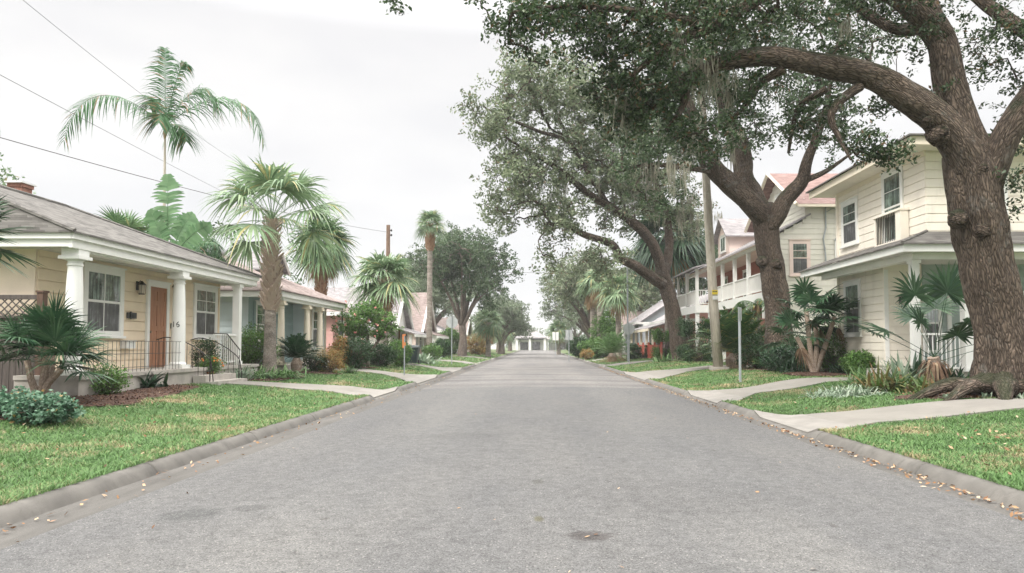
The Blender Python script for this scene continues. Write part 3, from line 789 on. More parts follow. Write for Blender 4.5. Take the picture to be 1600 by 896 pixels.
def wall_lamp(par, c, nx, name='wall_lamp'):
    m = MB(); x, y, z = c
    m.box(min(x, x+.02*nx), max(x, x+.02*nx), y-.05, y+.05, z-.02, z+.22)
    m.tube([(x+.02*nx, y, z+.16), (x+.09*nx, y, z+.24), (x+.13*nx, y, z+.20)], [.012]*3, 6)
    m.lathe((x+.13*nx, y, z), [(.02, .23), (.09, .15), (.11, .13), (.10, .12)][::-1], 8)
    m.lathe((x+.13*nx, y, z-.14), [(.07, 0), (.08, .02), (.07, .03)], 8)
    for a in range(4):
        q = a*math.pi/2+.4; m.bar((x+.13*nx+.085*math.cos(q), y+.085*math.sin(q), z-.12), (x+.13*nx+.1*math.cos(q), y+.1*math.sin(q), z+.13), .006, 4)
    o = m.build(name, 'iron', par)
    g = MB(); g.lathe((x+.13*nx, y, z-.11), [(.065, 0), (.085, .23)], 8); g.build('lamp_glass', 'lamp_glass', o)
    return o

# ================================================================== left cream bungalow
EAST = lambda x, y=0, z=0: fr((x, y, z), (0, 1, 0), (1, 0, 0))       # wall facing +x, r = +y
WEST = lambda x, y=0, z=0: fr((x, y, z), (0, -1, 0), (-1, 0, 0))     # wall facing -x, r = -y from y
SOUTH = lambda x, y, z=0: fr((x, y, z), (1, 0, 0), (0, -1, 0))       # wall facing the camera
def bungalow():
    h = thing('bungalow', (-12, 20, .3), 'cream lap-sided bungalow with grey shingle roof, white round porch columns and brown front door', 'house')
    m = MB(); f = EAST(-10.9, 15.6); wall_siding(m, f, 8.9, .86, 3.62, .26); core(m, -17.2, -10.9, 15.6, 24.50, .2, 3.62)
    m.box(-10.9, -10.84, 24.44, 24.53, .8, 3.6)
    m.build('wall', 'cream', h)
    m = MB(); m.box(-17.23, -10.905, 15.54, 15.598, .2, 3.6); m.build('stucco_wall', 'cream_stucco', h)
    m = MB(); m.lbox(SOUTH(-12.9, 15.54), 0, 1.1, 1.6, 3.3, 0, .06); w_ = m.build('window', 'white_trim', h)
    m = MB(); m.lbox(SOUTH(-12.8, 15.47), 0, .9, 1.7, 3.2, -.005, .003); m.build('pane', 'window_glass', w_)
    # porch
    m = MB(); m.box(-10.9, -9.55, 15.0, 24.60, .05, .86); m.box(-10.9, -9.50, 14.97, 24.63, .78, .87); m.build('porch_floor', 'porch_slab', h)
    m = MB(); m.box(-9.5, -9.15, 19.9, 21.9, .1, .66); m.box(-9.15, -8.8, 19.9, 21.9, .1, .5); m.build('step', 'porch_slab', h)
    m = MB(); m.box(-17.6, -9.72, 14.93, 24.67, 3.60, 3.63)
    for y in np.arange(15.3, 24.60, .6): m.box(-10.9, -9.9, y, y+.01, 3.592, 3.6)
    m.build('soffit', 'soffit', h)
    m = MB(); m.box(-9.74, -9.66, 14.85, 24.73, 3.54, 3.80); m.box(-9.66, -9.60, 14.80, 24.78, 3.72, 3.86)
    m.box(-17.7, -9.74, 14.85, 14.93, 3.56, 3.80); m.box(-17.7, -9.66, 14.79, 14.85, 3.72, 3.86); m.box(-17.7, -9.74, 24.67, 24.73, 3.56, 3.8)
    m.box(-9.98, -9.74, 15.05, 24.60, 3.50, 3.60)
    m.build('fascia', 'white_trim', h)
    m = MB(); x0, x1, y0, y1, z = -17.9, -9.55, 14.74, 24.84, 3.87; rx = -13.73; zr = 5.55
    A = (rx, 15.4, zr); B = (rx, 20.8, zr)
    slab(m, [(x1, y0, z), (x1, y1, z), B, A], .035); slab(m, [(x0, y0, z), (x1, y0, z), A], .035)
    slab(m, [(x1, y1, z), (x0, y1, z), B], .035); slab(m, [(x0, y1, z), (x0, y0, z), A, B], .035)
    m.tube([A, B], [.07, .07], 6); m.tube([B, (x1, y1, z+.01)], [.06, .05], 6); m.tube([A, (x1, y0, z+.01)], [.06, .05], 6)
    rf = m.build('roof', 'shingle_grey', h)
    m = MB(); c = at(32, 300, 19.6); m.box(c[0]-.18, c[0]+.18, 19.4, 19.8, c[2]-.7, c[2]+.2); m.box(c[0]-.21, c[0]+.21, 19.37, 19.83, c[2]+.1, c[2]+.2)
    m.build('chimney', 'brick_red', rf)
    m = MB(); m.box(c[0]-.24, c[0]+.24, 19.3, 19.9, c[2]+.2, c[2]+.24); m.build('chimney_cap', 'white_plastic', rf)
    m = MB(); m.box(c[0]-.45, c[0]+.5, 19.2, 19.38, c[2]-.42, c[2]-.36); m.build('chimney_flashing', 'white_plastic', rf)
    m = MB(); c = at(53, 330, 17.6); m.tube([c-A3(0, 0, .25), c+A3(0, 0, .06)], [.03, .03], 8); m.build('vent_pipe', 'steel', rf)
    column(h, -9.86, 15.27, .87, 3.50, .175); cc = column(h, -9.86, 19.75, .87, 3.50, .175)
    post(h, -9.86, 23.6, .87, 3.5, .11, name='porch_post')
    # 16 on the second column, facing the street
    tx = bpy.data.curves.new('house_number', 'FONT'); tx.body = '16'; tx.size = .22; tx.extrude = .006; tx.align_x = 'CENTER'
    to = bpy.data.objects.new('house_number', tx); COL.objects.link(to)
    to.rotation_euler = (math.pi/2, 0, math.radians(2)); to.location = (-9.86+.168*math.sin(math.radians(2)), 19.75-.168*math.cos(math.radians(2)), 2.0)
    dg = bpy.context.evaluated_depsgraph_get(); me = bpy.data.meshes.new_from_object(to.evaluated_get(dg))
    COL.objects.unlink(to); bpy.data.objects.remove(to)
    nb = bpy.data.objects.new('house_number', me); COL.objects.link(nb); me.materials.clear(); me.materials.append(MT['black_plastic'])
    nb.rotation_euler = (math.pi/2, 0, math.radians(2)); nb.parent = h
    nb.location = Vector((-9.86+.166*math.sin(math.radians(2)), 19.75-.166*math.cos(math.radians(2)), 2.0))-wloc(h)
    f0 = EAST(-10.9+.02, 0)
    window(h, f0, 17.25, 1.82, 1.42, 1.52, cols=2, rows=1, trim=.13)
    window(h, f0, 22.8, 1.82, 1.40, 1.50, cols=2, rows=2, trim=.13)
    panel_door(h, f0, 20.05, .88, .92, 2.28)
    wall_lamp(h, (-10.86, 19.45, 3.02), 1); wall_lamp(h, (-10.86, 21.5, 3.0), 1)
    m = MB(); m.lathe((-10.35, 20.5, 3.58), [(.09, 0), (.09, .02)], 12); m.bar((-10.35, 20.5, 3.28), (-10.35, 20.5, 3.6), .008, 5); m.lathe((-10.35, 20.5, 3.16), [(.10, 0), (.07, .06), (.02, .12)], 10)
    m.build('pendant_lamp', 'brass', h)
    m = MB(); m.lbox(f0, 18.98, 19.38, 2.22, 2.38, .02, .07); m.lbox(f0, 19.06, 19.12, 2.20, 2.40, .07, .085); m.build('intercom_plate', 'black_plastic', h)
    m = MB(); m.lbox(f0, 18.72, 19.12, 1.42, 1.60, .02, .2); m.lbox(f0, 18.70, 19.14, 1.60, 1.63, .02, .23); m.build('mailbox', 'white_plastic', h)
    m = MB(); m.lbox(f0, 21.28, 21.34, 2.0, 2.16, .02, .05); m.build('door_bell', 'black_plastic', h)
    # wrought iron porch panel, left of the steps
    m = MB(); X = -9.66
    for z in (.98, 1.3, 1.6): m.bar((X, 15.5, z), (X, 19.5, z), .006, 4)
    for y in np.arange(15.5, 19.55, .17): m.bar((X, y, .87), (X, y, 1.6), .006, 4)
    m.build('iron_railing', 'iron', h)
    # curved hand rails down the steps
    for y in (19.93, 21.87):
        m = MB(); pts, rr = catmull([(-10.55, y, 1.66), (-10.2, y, 1.72), (-9.6, y, 1.52), (-9.1, y, 1.15), (-9.0, y, .85), (-8.95, y, .45)], [.014]*6, 5)
        m.tube(pts, rr, 6)
        for x in np.arange(-10.5, -9.05, .16):
            zt = np.interp(x, [-10.55, -10.2, -9.6, -9.1], [1.66, 1.72, 1.52, 1.15]); m.bar((x, y, .87 if x < -9.52 else .62), (x, y, zt), .008, 4)
        m.bar((-9.05, y, .45), (-9.05, y, 1.2), .016, 5)
        m.build('hand_rail', 'iron', h)
    m = MB(); X = -9.62
    m.bar((X, 20.9, 1.86), (X, 22.3, 1.86), .018, 5); m.bar((X, 20.9, .98), (X, 22.3, .98), .01, 4); m.bar((X, 22.3, 1.86), (X, 23.3, 1.35), .018, 5)
    for y in np.arange(22.0, 23.35, .14): m.bar((X, y, .87), (X, y, 1.86 if y < 22.3 else 1.86-(y-22.3)*.51), .006, 4)
    m.build('iron_railing', 'iron', h)
    railing(h, (-9.86, 20.0+1.95), (-9.86, 23.5), .87, 1.0, gap=.13)
bungalow()
# wooden lattice-top fence beside it
def lattice_fence():
    h = thing('wooden_fence', (-12, 15.2, .4), 'weathered dark wooden fence with lattice top beside the cream bungalow', 'fence')
    m = MB(); x = -15.5
    while x < -10.62:
        m.box(x, x+.135, 15.20, 15.225, .38, 2.1+.01*math.sin(x*9)); x += .145
    m.box(-15.5, -10.55, 15.225, 15.27, .75, .85); m.box(-15.5, -10.55, 15.225, 15.27, 1.7, 1.8)
    m.build('board', 'fence_wood', h)
    m = MB()
    for q in np.arange(-15.6, -10.6, .16):
        for dx in (.38, -.38):
            a, b = q, q+dx
            if min(a, b) > -15.55 and max(a, b) < -10.55: m.tube([(a, 15.19 if dx > 0 else 15.175, 2.12), (b, 15.19 if dx > 0 else 15.175, 2.5)], [.014, .014], 4)
    m.box(-15.55, -10.55, 15.15, 15.27, 2.48, 2.57); m.box(-15.55, -10.55, 15.16, 15.26, 2.08, 2.13)
    m.build('lattice', 'fence_wood', h)
    for x in (-10.5, -12.95, -15.4):
        m = MB(); m.box(x-.065, x+.065, 15.13, 15.28, .2, 2.62); m.box(x-.085, x+.085, 15.11, 15.30, 2.62, 2.66); m.build('fence_post', 'fence_post_wood', h)
lattice_fence()

# ================================================================== blue cottage
def blue_cottage():
    h = thing('cottage', (-13, 32, .35), 'pale blue cottage with rose shingle hip roof, small gabled dormer and cream porch columns', 'house')
    m = MB(); core(m, -20, -11.5, 28.6, 36.8, .2, 3.5); wall_siding(m, SOUTH(-20, 28.6), 8.5, .6, 3.5, .24); m.build('wall', 'sky_siding', h)
    m = MB(); wall_siding(m, EAST(-11.5, 28.6), 5.2, .6, 3.5, .2); m.lbox(EAST(-11.5, 28.6), 0, 5.2, .5, 3.5, .0, .003); m.build('porch_wall', 'teal_siding', h)
    m = MB(); core(m, -11.5, -10.75, 33.8, 36.6, .3, 3.45); wall_siding(m, SOUTH(-11.5, 33.8), .75, .6, 3.45, .2); m.build('bay_wall', 'sky_siding', h)
    m = MB(); wall_siding(m, EAST(-10.75, 33.8), 2.8, .5, 3.45, .2); m.lbox(EAST(-10.75, 33.8), 0, 2.8, .4, 3.45, 0, .003); m.build('bay_front', 'cream_trim', h)
    m = MB(); m.box(-11.5, -10.0, 28.4, 33.8, .2, .72); m.build('porch_floor', 'porch_slab', h)
    m = MB(); m.box(-20.2, -9.98, 27.95, 37.1, 3.46, 3.50); m.build('soffit', 'soffit', h)
    m = MB(); m.box(-9.98, -9.90, 27.9, 37.15, 3.40, 3.62); m.box(-20.3, -9.98, 27.87, 27.95, 3.40, 3.62); m.box(-10.25, -9.99, 28.2, 36.9, 3.28, 3.46); m.build('fascia', 'white_trim', h)
    m = MB(); hip_roof(m, -20.4, -9.82, 27.8, 37.25, 3.66, 2.1, 4.7, .04)
    rf = m.build('roof', 'shingle_rose', h)
    # dormer facing the street
    m = MB(); yc = 32.6; xf = -11.9; zb = 4.35; m.box(-14.5, xf, yc-.85, yc+.85, zb, 5.0)
    m.add([(xf, yc-.85, 5.0), (xf, yc+.85, 5.0), (xf, yc, 5.65), (-14.5, yc-.85, 5.0), (-14.5, yc+.85, 5.0), (-14.5, yc, 5.65)], [(0, 1, 2), (0, 3, 4, 1), (0, 2, 5, 3), (1, 4, 5, 2)])
    d = m.build('dormer', 'sky_siding', h)
    m = MB(); slab(m, [(xf+.25, yc-1.1, 4.88), (xf+.25, yc, 5.78), (-14.9, yc, 5.78), (-14.9, yc-1.1, 4.88)], .05); slab(m, [(xf+.25, yc, 5.78), (xf+.25, yc+1.1, 4.88), (-14.9, yc+1.1, 4.88), (-14.9, yc, 5.78)], .05)
    m.build('dormer_roof', 'shingle_slate', d)
    m = MB(); m.tube([(xf+.27, yc-1.1, 4.82), (xf+.27, yc, 5.72), (xf+.27, yc+1.1, 4.82)], [.06]*3, 4); m.build('barge_board', 'white_trim', d)
    window(h, EAST(xf, 0), yc-.35, 4.5, .7, .55, split=False, rows=1, trim=.06, lowmat='dark_glass', upmat='dark_glass')
    for y in (28.5, 31.7): column(h, -10.15, y, .72, 3.28, .14, 'cream_trim')
    column(h, -10.15, 33.6, .72, 3.28, .14, 'cream_trim')
    window(h, EAST(-11.48, 0), 29.3, 1.5, .9, 1.7, cols=1, trim=.1)
    panel_door(h, EAST(-11.48, 0), 31.2, .72, .95, 2.15, 'teal_siding')
    window(h, EAST(-10.73, 0), 34.3, 1.4, 1.7, 1.75, cols=2, trim=.12)
    m = MB(); m.lbox(EAST(-11.48), 29.0, 29.18, 1.3, 3.3, 0, .06); m.build('shutter', 'teal_siding', h)
    m = MB(); m.lbox(EAST(-11.48), 30.32, 30.5, 1.3, 3.3, 0, .06); m.build('shutter', 'teal_siding', h)
    m = MB(); m.bar((-10.0, 36.9, .5), (-10.0, 36.9, 3.45), .035, 8); m.build('downspout', 'iron', h)
blue_cottage()

# ================================================================== cream two-storey house on the right
def two_storey():
    h = thing('two_storey_house', (15, 25, .3), 'ivory lap-sided two-storey house behind the big oak, with corner porch and small balcony', 'house')
    m = MB(); core(m, 12, 19.5, 24.6, 28.2, .2, 4.4); wall_siding(m, WEST(12, 28.2), 3.6, .8, 4.3, .27); wall_siding(m, SOUTH(12, 24.6), 1.25, .8, 4.3, .27)
    m.box(11.93, 12.07, 24.55, 24.66, .8, 4.3)
    core(m, 12, 20, 21.9, 28.2, 4.8, 7.5); wall_siding(m, WEST(12, 28.2), 6.3, 4.75, 7.5, .27); wall_siding(m, SOUTH(12, 21.9), 8, 4.75, 7.5, .27)
    m.build('wall', 'ivory', h)
    m = MB(); wall_siding(m, SOUTH(13.27, 24.58), 6, .8, 4.3, .22); m.box(13.27, 19.3, 24.585, 24.6, .8, 4.3); m.build('porch_wall', 'sage_siding', h)
    m = MB(); m.box(11.3, 19.3, 21.5, 24.6, .1, .72); m.build('porch_floor', 'porch_slab', h)
    m = MB(); m.box(10.82, 19.8, 20.92, 28.9, 4.28, 4.31); m.build('porch_soffit', 'soffit', h)
    m = MB(); m.box(10.72, 10.82, 20.82, 29.0, 4.24, 4.46); m.box(10.82, 19.9, 20.82, 20.92, 4.24, 4.46); m.box(11.25, 11.5, 21.35, 28.2, 4.08, 4.28); m.box(11.5, 19.5, 21.35, 21.6, 4.08, 4.28)
    m.box(11.94, 12.08, 24.54, 24.6, .8, 4.1); m.build('fascia', 'white_trim', h)
    m = MB(); e = 4.49; t_ = 5.0
    slab(m, [(10.64, 29.1, e), (10.64, 20.74, e), (12.0, 21.9, t_), (12.0, 28.9, t_)], .04); slab(m, [(10.64, 20.74, e), (20, 20.74, e), (20, 21.9, t_), (12.0, 21.9, t_)], .04)
    slab(m, [(12.0, 28.9, t_), (12, 29.1, e), (10.64, 29.1, e)], .04)
    m.tube([(10.64, 20.74, e+.01), (12, 21.9, t_+.01)], [.05, .05], 5)
    m.build('porch_roof', 'shingle_grey', h)
    m = MB(); m.box(11.2, 20.6, 21.1, 28.95, 7.50, 7.53); m.build('eave_soffit', 'ivory', h)
    m = MB(); m.box(11.12, 11.2, 21.02, 29.0, 7.46, 7.72); m.box(11.2, 20.7, 21.02, 21.1, 7.46, 7.72); m.box(11.93, 12.0, 21.84, 28.2, 7.34, 7.5); m.build('eave_fascia', 'cream_trim', h)
    m = MB(); hip_roof(m, 11.02, 20.8, 20.92, 29.1, 7.76, 1.1, 3.4); m.build('roof', 'shingle_grey', h)
    fW = WEST(11.98, 0)
    def wy(y): return -y          # r on a WEST frame anchored at y=0 runs towards -y
    window(h, fW, wy(27.65), 1.95, 1.15, 1.85, trim=.13, cols=1, rows=1)
    window(h, fW, wy(27.75), 5.4, 1.15, 1.5, trim=.13, cols=1)
    window(h, fW, wy(24.45), 5.0, 1.15, 2.25, trim=.13, cols=1, lowmat='window_glass')
    window(h, SOUTH(13.1, 21.88), .3, 5.3, .95, 1.6, trim=.13, cols=1); window(h, SOUTH(16.1, 21.88), .3, 5.3, .95, 1.6, trim=.13, cols=1)
    # little balcony in front of the tall window
    m = MB(); y0, y1 = 22.85, 24.65
    m.box(11.68, 12.0, y0, y1, 4.72, 4.92); m.box(11.68, 11.95, y1-.10, y1, 4.92, 5.85); m.box(11.68, 11.95, y0, y0+.32, 4.92, 5.85); m.box(11.64, 11.98, y0-.03, y1+.03, 5.85, 5.92)
    b = m.build('balcony', 'ivory', h)
    m = MB()
    for y in np.arange(y0+.36, y1-.12, .115): m.box(11.70, 11.72, y, y+.018, 4.92, 5.85)
    m.build('balcony_baluster', 'iron', b)
    post(h, 11.42, 21.6, .72, 4.08, .11); post(h, 12.95, 21.55, .72, 4.08, .13); post(h, 15.6, 21.55, .72, 4.08, .11); post(h, 18.6, 21.55, .72, 4.08, .11);
    railing(h, (11.5, 21.55), (12.85, 21.55), .72, 1.15, gap=.13); railing(h, (13.1, 21.55), (15.5, 21.55), .72, 1.15, gap=.13); railing(h, (15.7, 21.55), (18.5, 21.55), .72, 1.15, gap=.13)
    wall_lamp(h, (11.95+.5, 24.54, 2.95), 1)
    panel_door(h, SOUTH(14.0, 24.55), .2, .72, .95, 2.3, 'sage_siding', lites=True)
    window(h, SOUTH(15.9, 24.55), .2, 1.4, 1.0, 1.8, trim=.12, cols=1); window(h, SOUTH(17.7, 24.55), .1, 1.4, 1.0, 1.8, trim=.12, cols=1)
    window(h, SOUTH(13.3, 24.55), 0, 1.3, .5, 1.9, trim=.07, cols=1, sill=False)
    m = MB(); m.box(11.9, 12.0, 28.2, 28.3, .5, 7.5); m.build('corner_board', 'ivory', h)
    m = MB(); m.bar((12.9, 28.35, 4.4), (12.9, 28.35, 7.2), .035, 6); m.build('conduit', 'steel', h)
two_storey()

# ================================================================== gabled house with upper gallery
def gallery_house():
    h = thing('gallery_house', (15, 44, .3), 'pale wooden house with red-shingled gable and long white upstairs gallery over the street', 'house')
    m = MB(); core(m, 14, 22, 37, 45, .2, 9.0); core(m, 14, 21, 45, 56, .2, 7.6)
    wall_siding(m, SOUTH(12, 37), 10, .8, 9.0, .27, top=lambda z: (max(0, (z-6.95)/.55) if z > 6.95 else 0, 10))
    m.box(12, 14, 37, 37.12, .2, 6.95)
    m.add([(12, 37, 6.95), (14, 37, 6.95), (14, 37, 8.05), (12, 37.12, 6.95), (14, 37.12, 6.95), (14, 37.12, 8.05)], [(0, 1, 2), (3, 5, 4), (0, 2, 5, 3)])
    m.add([(14, 37, 9), (14, 45, 9), (14, 41, 11.3), (22, 37, 9), (22, 45, 9), (22, 41, 11.3)], [(1, 0, 2), (0, 3, 5, 2), (4, 1, 2, 5), (3, 4, 5)])
    wall_siding(m, WEST(14, 45), 8, 7.6, 11.2, .27, top=lambda z: (0, 8) if z < 9 else (4*(z-9)/2.3, 8-4*(z-9)/2.3))
    m.build('wall', 'pale_siding', h)
    m = MB(); slab(m, [(13.4, 36.5, 8.78), (22.3, 36.5, 8.78), (22.3, 41, 11.42), (13.4, 41, 11.42)], .08); slab(m, [(13.4, 41, 11.42), (22.3, 41, 11.42), (22.3, 45.5, 8.78), (13.4, 45.5, 8.78)], .08)
    m.build('roof', 'shingle_red', h)
    m = MB(); m.tube([(13.36, 36.5, 8.74), (13.36, 41, 11.38), (13.36, 45.5, 8.74)], [.11]*3, 4); m.box(13.4, 22.3, 36.42, 36.5, 8.6, 8.74); m.build('barge_board', 'cream_trim', h)
    window(h, WEST(13.97, 0), -41.4, 8.7, .8, 1.35, trim=.1, cols=1); window(h, SOUTH(13.25, 36.97), 0, 5.2, .8, 1.6, 'rosy_siding', trim=.14, cols=1)
    window(h, SOUTH(15.6, 36.97), 0, 5.2, .9, 1.6, trim=.14, cols=1)
    m = MB(); c = [(15.0, 36.9, 9.0), (15.0, 36.9, 7.6), (14.85, 36.88, 7.0), (14.95, 36.9, 6.3), (15.0, 36.9, 5.2)]; m.tube(c, [.04]*5, 6)
    pp, rr = catmull([(15.0, 36.88, 8.4), (15.5, 36.88, 8.55), (15.7, 36.88, 7.6), (15.45, 36.88, 6.9)], [.018]*4); m.tube(pp, rr, 5); m.build('electric_conduit', 'steel', h)
    # gallery
    m = MB(); m.box(11.9, 14, 37.1, 56.2, 4.05, 4.3); m.box(11.1, 11.9, 49.5, 56.2, 4.05, 4.3); m.build('gallery_floor', 'cream_trim', h)
    m = MB(); m.box(11.8, 11.9, 37.1, 49.5, 3.75, 4.28); m.box(11.0, 11.1, 49.4, 56.2, 3.75, 4.28); m.box(11.1, 11.8, 49.4, 49.5, 3.75, 4.28); m.box(11.8, 12.0, 37.1, 56, 6.7, 6.95); m.build('fascia', 'white_trim', h)
    m = MB(); slab(m, [(11.5, 36.8, 6.9), (11.5, 57, 6.9), (14.2, 57, 8.35), (14.2, 36.8, 8.35)], .10); slab(m, [(10.7, 49.0, 6.85), (10.7, 57, 6.85), (11.6, 57, 7.1), (11.6, 49.0, 7.1)], .1)
    slab(m, [(14.1, 45, 8.0), (14.1, 57, 8.0), (17.7, 57, 9.6), (17.7, 45, 9.6)], .08); slab(m, [(17.7, 45, 9.6), (17.7, 57, 9.6), (21.3, 57, 7.9), (21.3, 45, 7.9)], .08)
    m.build('gallery_roof', 'shingle_slate', h)
    m = MB(); m.box(14.05, 21, 45, 56.5, 7.5, 7.9); m.box(11.55, 14, 37.1, 56.5, 6.86, 6.9); m.build('soffit', 'rosy_siding', h)
    m = MB(); m.box(13.97, 13.995, 45, 56.3, .5, 7.5); m.box(13.97, 13.995, 37.15, 45, .5, 7.5); m.build('gallery_wall', 'red_brown_board', h)
    for y in (37.4, 40.2, 43.0, 45.8, 49.2): post(h, 11.95, y, 4.3, 6.8, .1, name='gallery_post'); post(h, 11.95, y, .4, 3.8, .12, name='lower_post')
    for y in (49.6, 52.8, 56.0): post(h, 11.15, y, 4.3, 6.8, .1, name='gallery_post'); post(h, 11.15, y, .4, 3.8, .12, name='lower_post')
    for a, b in ((37.5, 40.1), (40.3, 42.9), (43.1, 45.7), (45.9, 49.1)): railing(h, (11.95, a), (11.95, b), 4.3, 1.05, gap=.16, t=.028)
    for a, b in ((49.7, 52.7), (52.9, 55.9)): railing(h, (11.15, a), (11.15, b), 4.3, 1.05, gap=.16, t=.028)
    railing(h, (11.2, 49.6), (11.9, 49.6), 4.3, 1.05, gap=.16, t=.028)
    # dormer on the gallery roof
    m = MB(); yc = 49.5; xf = 13.0; m.box(xf, 16.4, yc-1.5, yc+1.5, 7.3, 9.1)
    m.add([(xf, yc-1.5, 9.1), (xf, yc+1.5, 9.1), (xf, yc, 10.2), (16.4, yc-1.5, 9.1), (16.4, yc+1.5, 9.1), (16.4, yc, 10.2)], [(1, 0, 2), (0, 3, 5, 2), (4, 1, 2, 5)])
    d = m.build('dormer', 'rosy_siding', h)
    m = MB(); slab(m, [(xf-.35, yc-1.9, 8.85), (xf-.35, yc, 10.3), (18, yc, 10.3), (18, yc-1.9, 8.85)], .08); slab(m, [(xf-.35, yc, 10.3), (xf-.35, yc+1.9, 8.85), (18, yc+1.9, 8.85), (18, yc, 10.3)], .08); m.build('dormer_roof', 'shingle_slate', d)
    window(h, WEST(xf-.02, 0), -(yc+.6), 8.0, 1.2, 1.0, trim=.1, cols=2, rows=1, split=False)
    for y in (39, 43, 47, 51, 54): window(h, WEST(13.95, 0), -y, 1.3, 1.0, 1.5, trim=.1, cols=2)
    for y in (39.5, 44, 48, 53): window(h, WEST(13.95, 0), -y, 4.7, .9, 1.7, trim=.1, cols=1)
    m = MB(); m.box(11.6, 14, 37.2, 40.5, .3, 2.9)
    m.build('brick_base', 'brick_red', h)
    for c in ((13.6, 42.3, 5.9), (13.6, 37.9, 2.9)):
        m = MB(); m.lathe(c, [(.02, -.12), (.12, -.05), (.12, .06), (.03, .12)], 10); m.build('globe_lamp', 'lamp_glass', h)
gallery_house()

# ================================================================== farther houses
def far_house(side, x, y0, y1, z, wall, roofm, label, kind='gable', rise=2.4, porch=None, depth=8, name='house', gx=None, trim='white_trim'):
    """single storey; x is the |x| of its street wall. kind: gable (gable to the street), side (ridge along street), hip"""
    s = side; xa, xb = sorted((s*x, s*(x+depth)))
    h = thing(name, ((xa+xb)/2, (y0+y1)/2, .3), label, 'house')
    m = MB(); core(m, xa, xb, y0, y1, .2, z)
    wall_siding(m, SOUTH(xa, y0), xb-xa, .7, z, .24)
    fw = EAST(s*x, y0) if s < 0 else WEST(s*x, y1)
    wall_siding(m, fw, y1-y0, .7, z, .24)
    ym = (y0+y1)/2; xm = (xa+xb)/2
    if kind == 'gable': m.add([(s*x, y0, z), (s*x, y1, z), (s*x, ym, z+rise*.93), (s*(x+depth), y0, z), (s*(x+depth), y1, z), (s*(x+depth), ym, z+rise*.93)], [(0, 1, 2), (3, 5, 4), (0, 2, 5, 3), (1, 4, 5, 2)])
    if kind == 'side': m.add([(xa, y0, z), (xb, y0, z), (xm, y0, z+rise*.9), (xa, y1, z), (xb, y1, z), (xm, y1, z+rise*.9)], [(0, 1, 2), (3, 5, 4), (0, 2, 5, 3), (1, 4, 5, 2)])
    m.build('wall', wall, h)
    m = MB(); o = .5; g = o*2*rise/(y1-y0); fx = s*(x-o); bx = s*(x+depth+o)
    if kind == 'gable':
        slab(m, [(fx, y0-o, z-g), (bx, y0-o, z-g), (bx, ym, z+rise), (fx, ym, z+rise)], .08); slab(m, [(fx, ym, z+rise), (bx, ym, z+rise), (bx, y1+o, z-g), (fx, y1+o, z-g)], .08)
    elif kind == 'side':
        g = o*2*rise/(xb-xa)
        slab(m, [(xa-o, y0-o, z-g), (xm, y0-o, z+rise), (xm, y1+o, z+rise), (xa-o, y1+o, z-g)], .08); slab(m, [(xm, y0-o, z+rise), (xb+o, y0-o, z-g), (xb+o, y1+o, z-g), (xm, y1+o, z+rise)], .08)
    else: hip_roof(m, xa-o, xb+o, y0-o, y1+o, z+.05, rise)
    m.build('roof', roofm, h)
    m = MB()
    if kind == 'gable': m.tube([(s*(x-o-.03), y0-o, z-g-.07), (s*(x-o-.03), ym, z+rise-.07), (s*(x-o-.03), y1+o, z-g-.07)], [.13]*3, 4)
    else:
        a, b = sorted((s*(x-o), s*(x-o-.06))); m.box(a, b, y0-o, y1+o, z-.24, z+.0); m.box(xa-o, xb+o, y0-o-.06, y0-o, z-.24, z)
    m.build('fascia', trim, h)
    fz = (lambda yy, ww: (EAST(s*x+.02, 0), yy)) if s < 0 else (lambda yy, ww: (WEST(s*x-.02, 0), -yy-ww))
    L = y1-y0
    for q, t_ in enumerate((.12, .62, .86)):
        f_, r_ = fz(y0+L*t_, 1.1); window(h, f_, r_, 1.3, 1.1, min(1.6, z-1.9), trim=.12, cols=2)
    f_, r_ = fz(y0+L*.40, .95); panel_door(h, f_, r_, .75, .95, 2.1, 'door_wood')
    window(h, SOUTH(xm, y0-.02), -.6 if s > 0 else 1.0, 1.4, 1.1, min(1.6, z-2), trim=.12, cols=1)
    if porch:
        d, pm, cm = porch; px = s*(x-d); a, b = sorted((s*x, px))
        m = MB(); m.box(a, b, y0+.2, y1-.2, .2, .68); m.build('porch_floor', 'porch_slab', h)
        m = MB(); slab(m, [(s*(x-d-.4), y0-.1, z-.75), (s*(x-d-.4), y1+.1, z-.75), (s*x, y1+.1, z-.12), (s*x, y0-.1, z-.12)], .08); m.build('porch_roof', pm, h)
        m = MB(); a, b = sorted((s*(x-d-.34), s*(x-d-.42))); m.box(a, b, y0-.1, y1+.1, z-1.02, z-.80); m.build('porch_fascia', cm, h)
        n = max(3, int(L/2.6))
        for q in range(n): post(h, s*(x-d+.05), y0+.35+(L-.7)*q/(n-1), .68, z-.85, .10, cm, 'porch_post')
        for q in range(n-1):
            if q != n//2: railing(h, (s*(x-d+.05), y0+.5+(L-.7)*q/(n-1)), (s*(x-d+.05), y0+.2+(L-.7)*(q+1)/(n-1)), .68, .85, mat=cm, gap=.3, t=.03)
    return h
far_house(-1, 12.2, 43, 52, 3.5, 'pink_siding', 'shingle_rose', 'salmon pink bungalow with rose roof behind the dark wheeled bin', 'hip', 2.0, name='bungalow', depth=9)
far_house(-1, 11.6, 57, 64, 3.2, 'white_siding', 'shingle_slate', 'white gabled house with slate-grey roof left of the tall thin palm', 'gable', 3.2, (1.6, 'shingle_slate', 'white_trim'), 9)
far_house(-1, 11.2, 67.5, 76, 3.2, 'rosy_siding', 'shingle_rose', 'white-trimmed house with steep rosy gable right of the tall thin palm', 'gable', 3.6, (1.5, 'shingle_rose', 'white_trim'), 9)
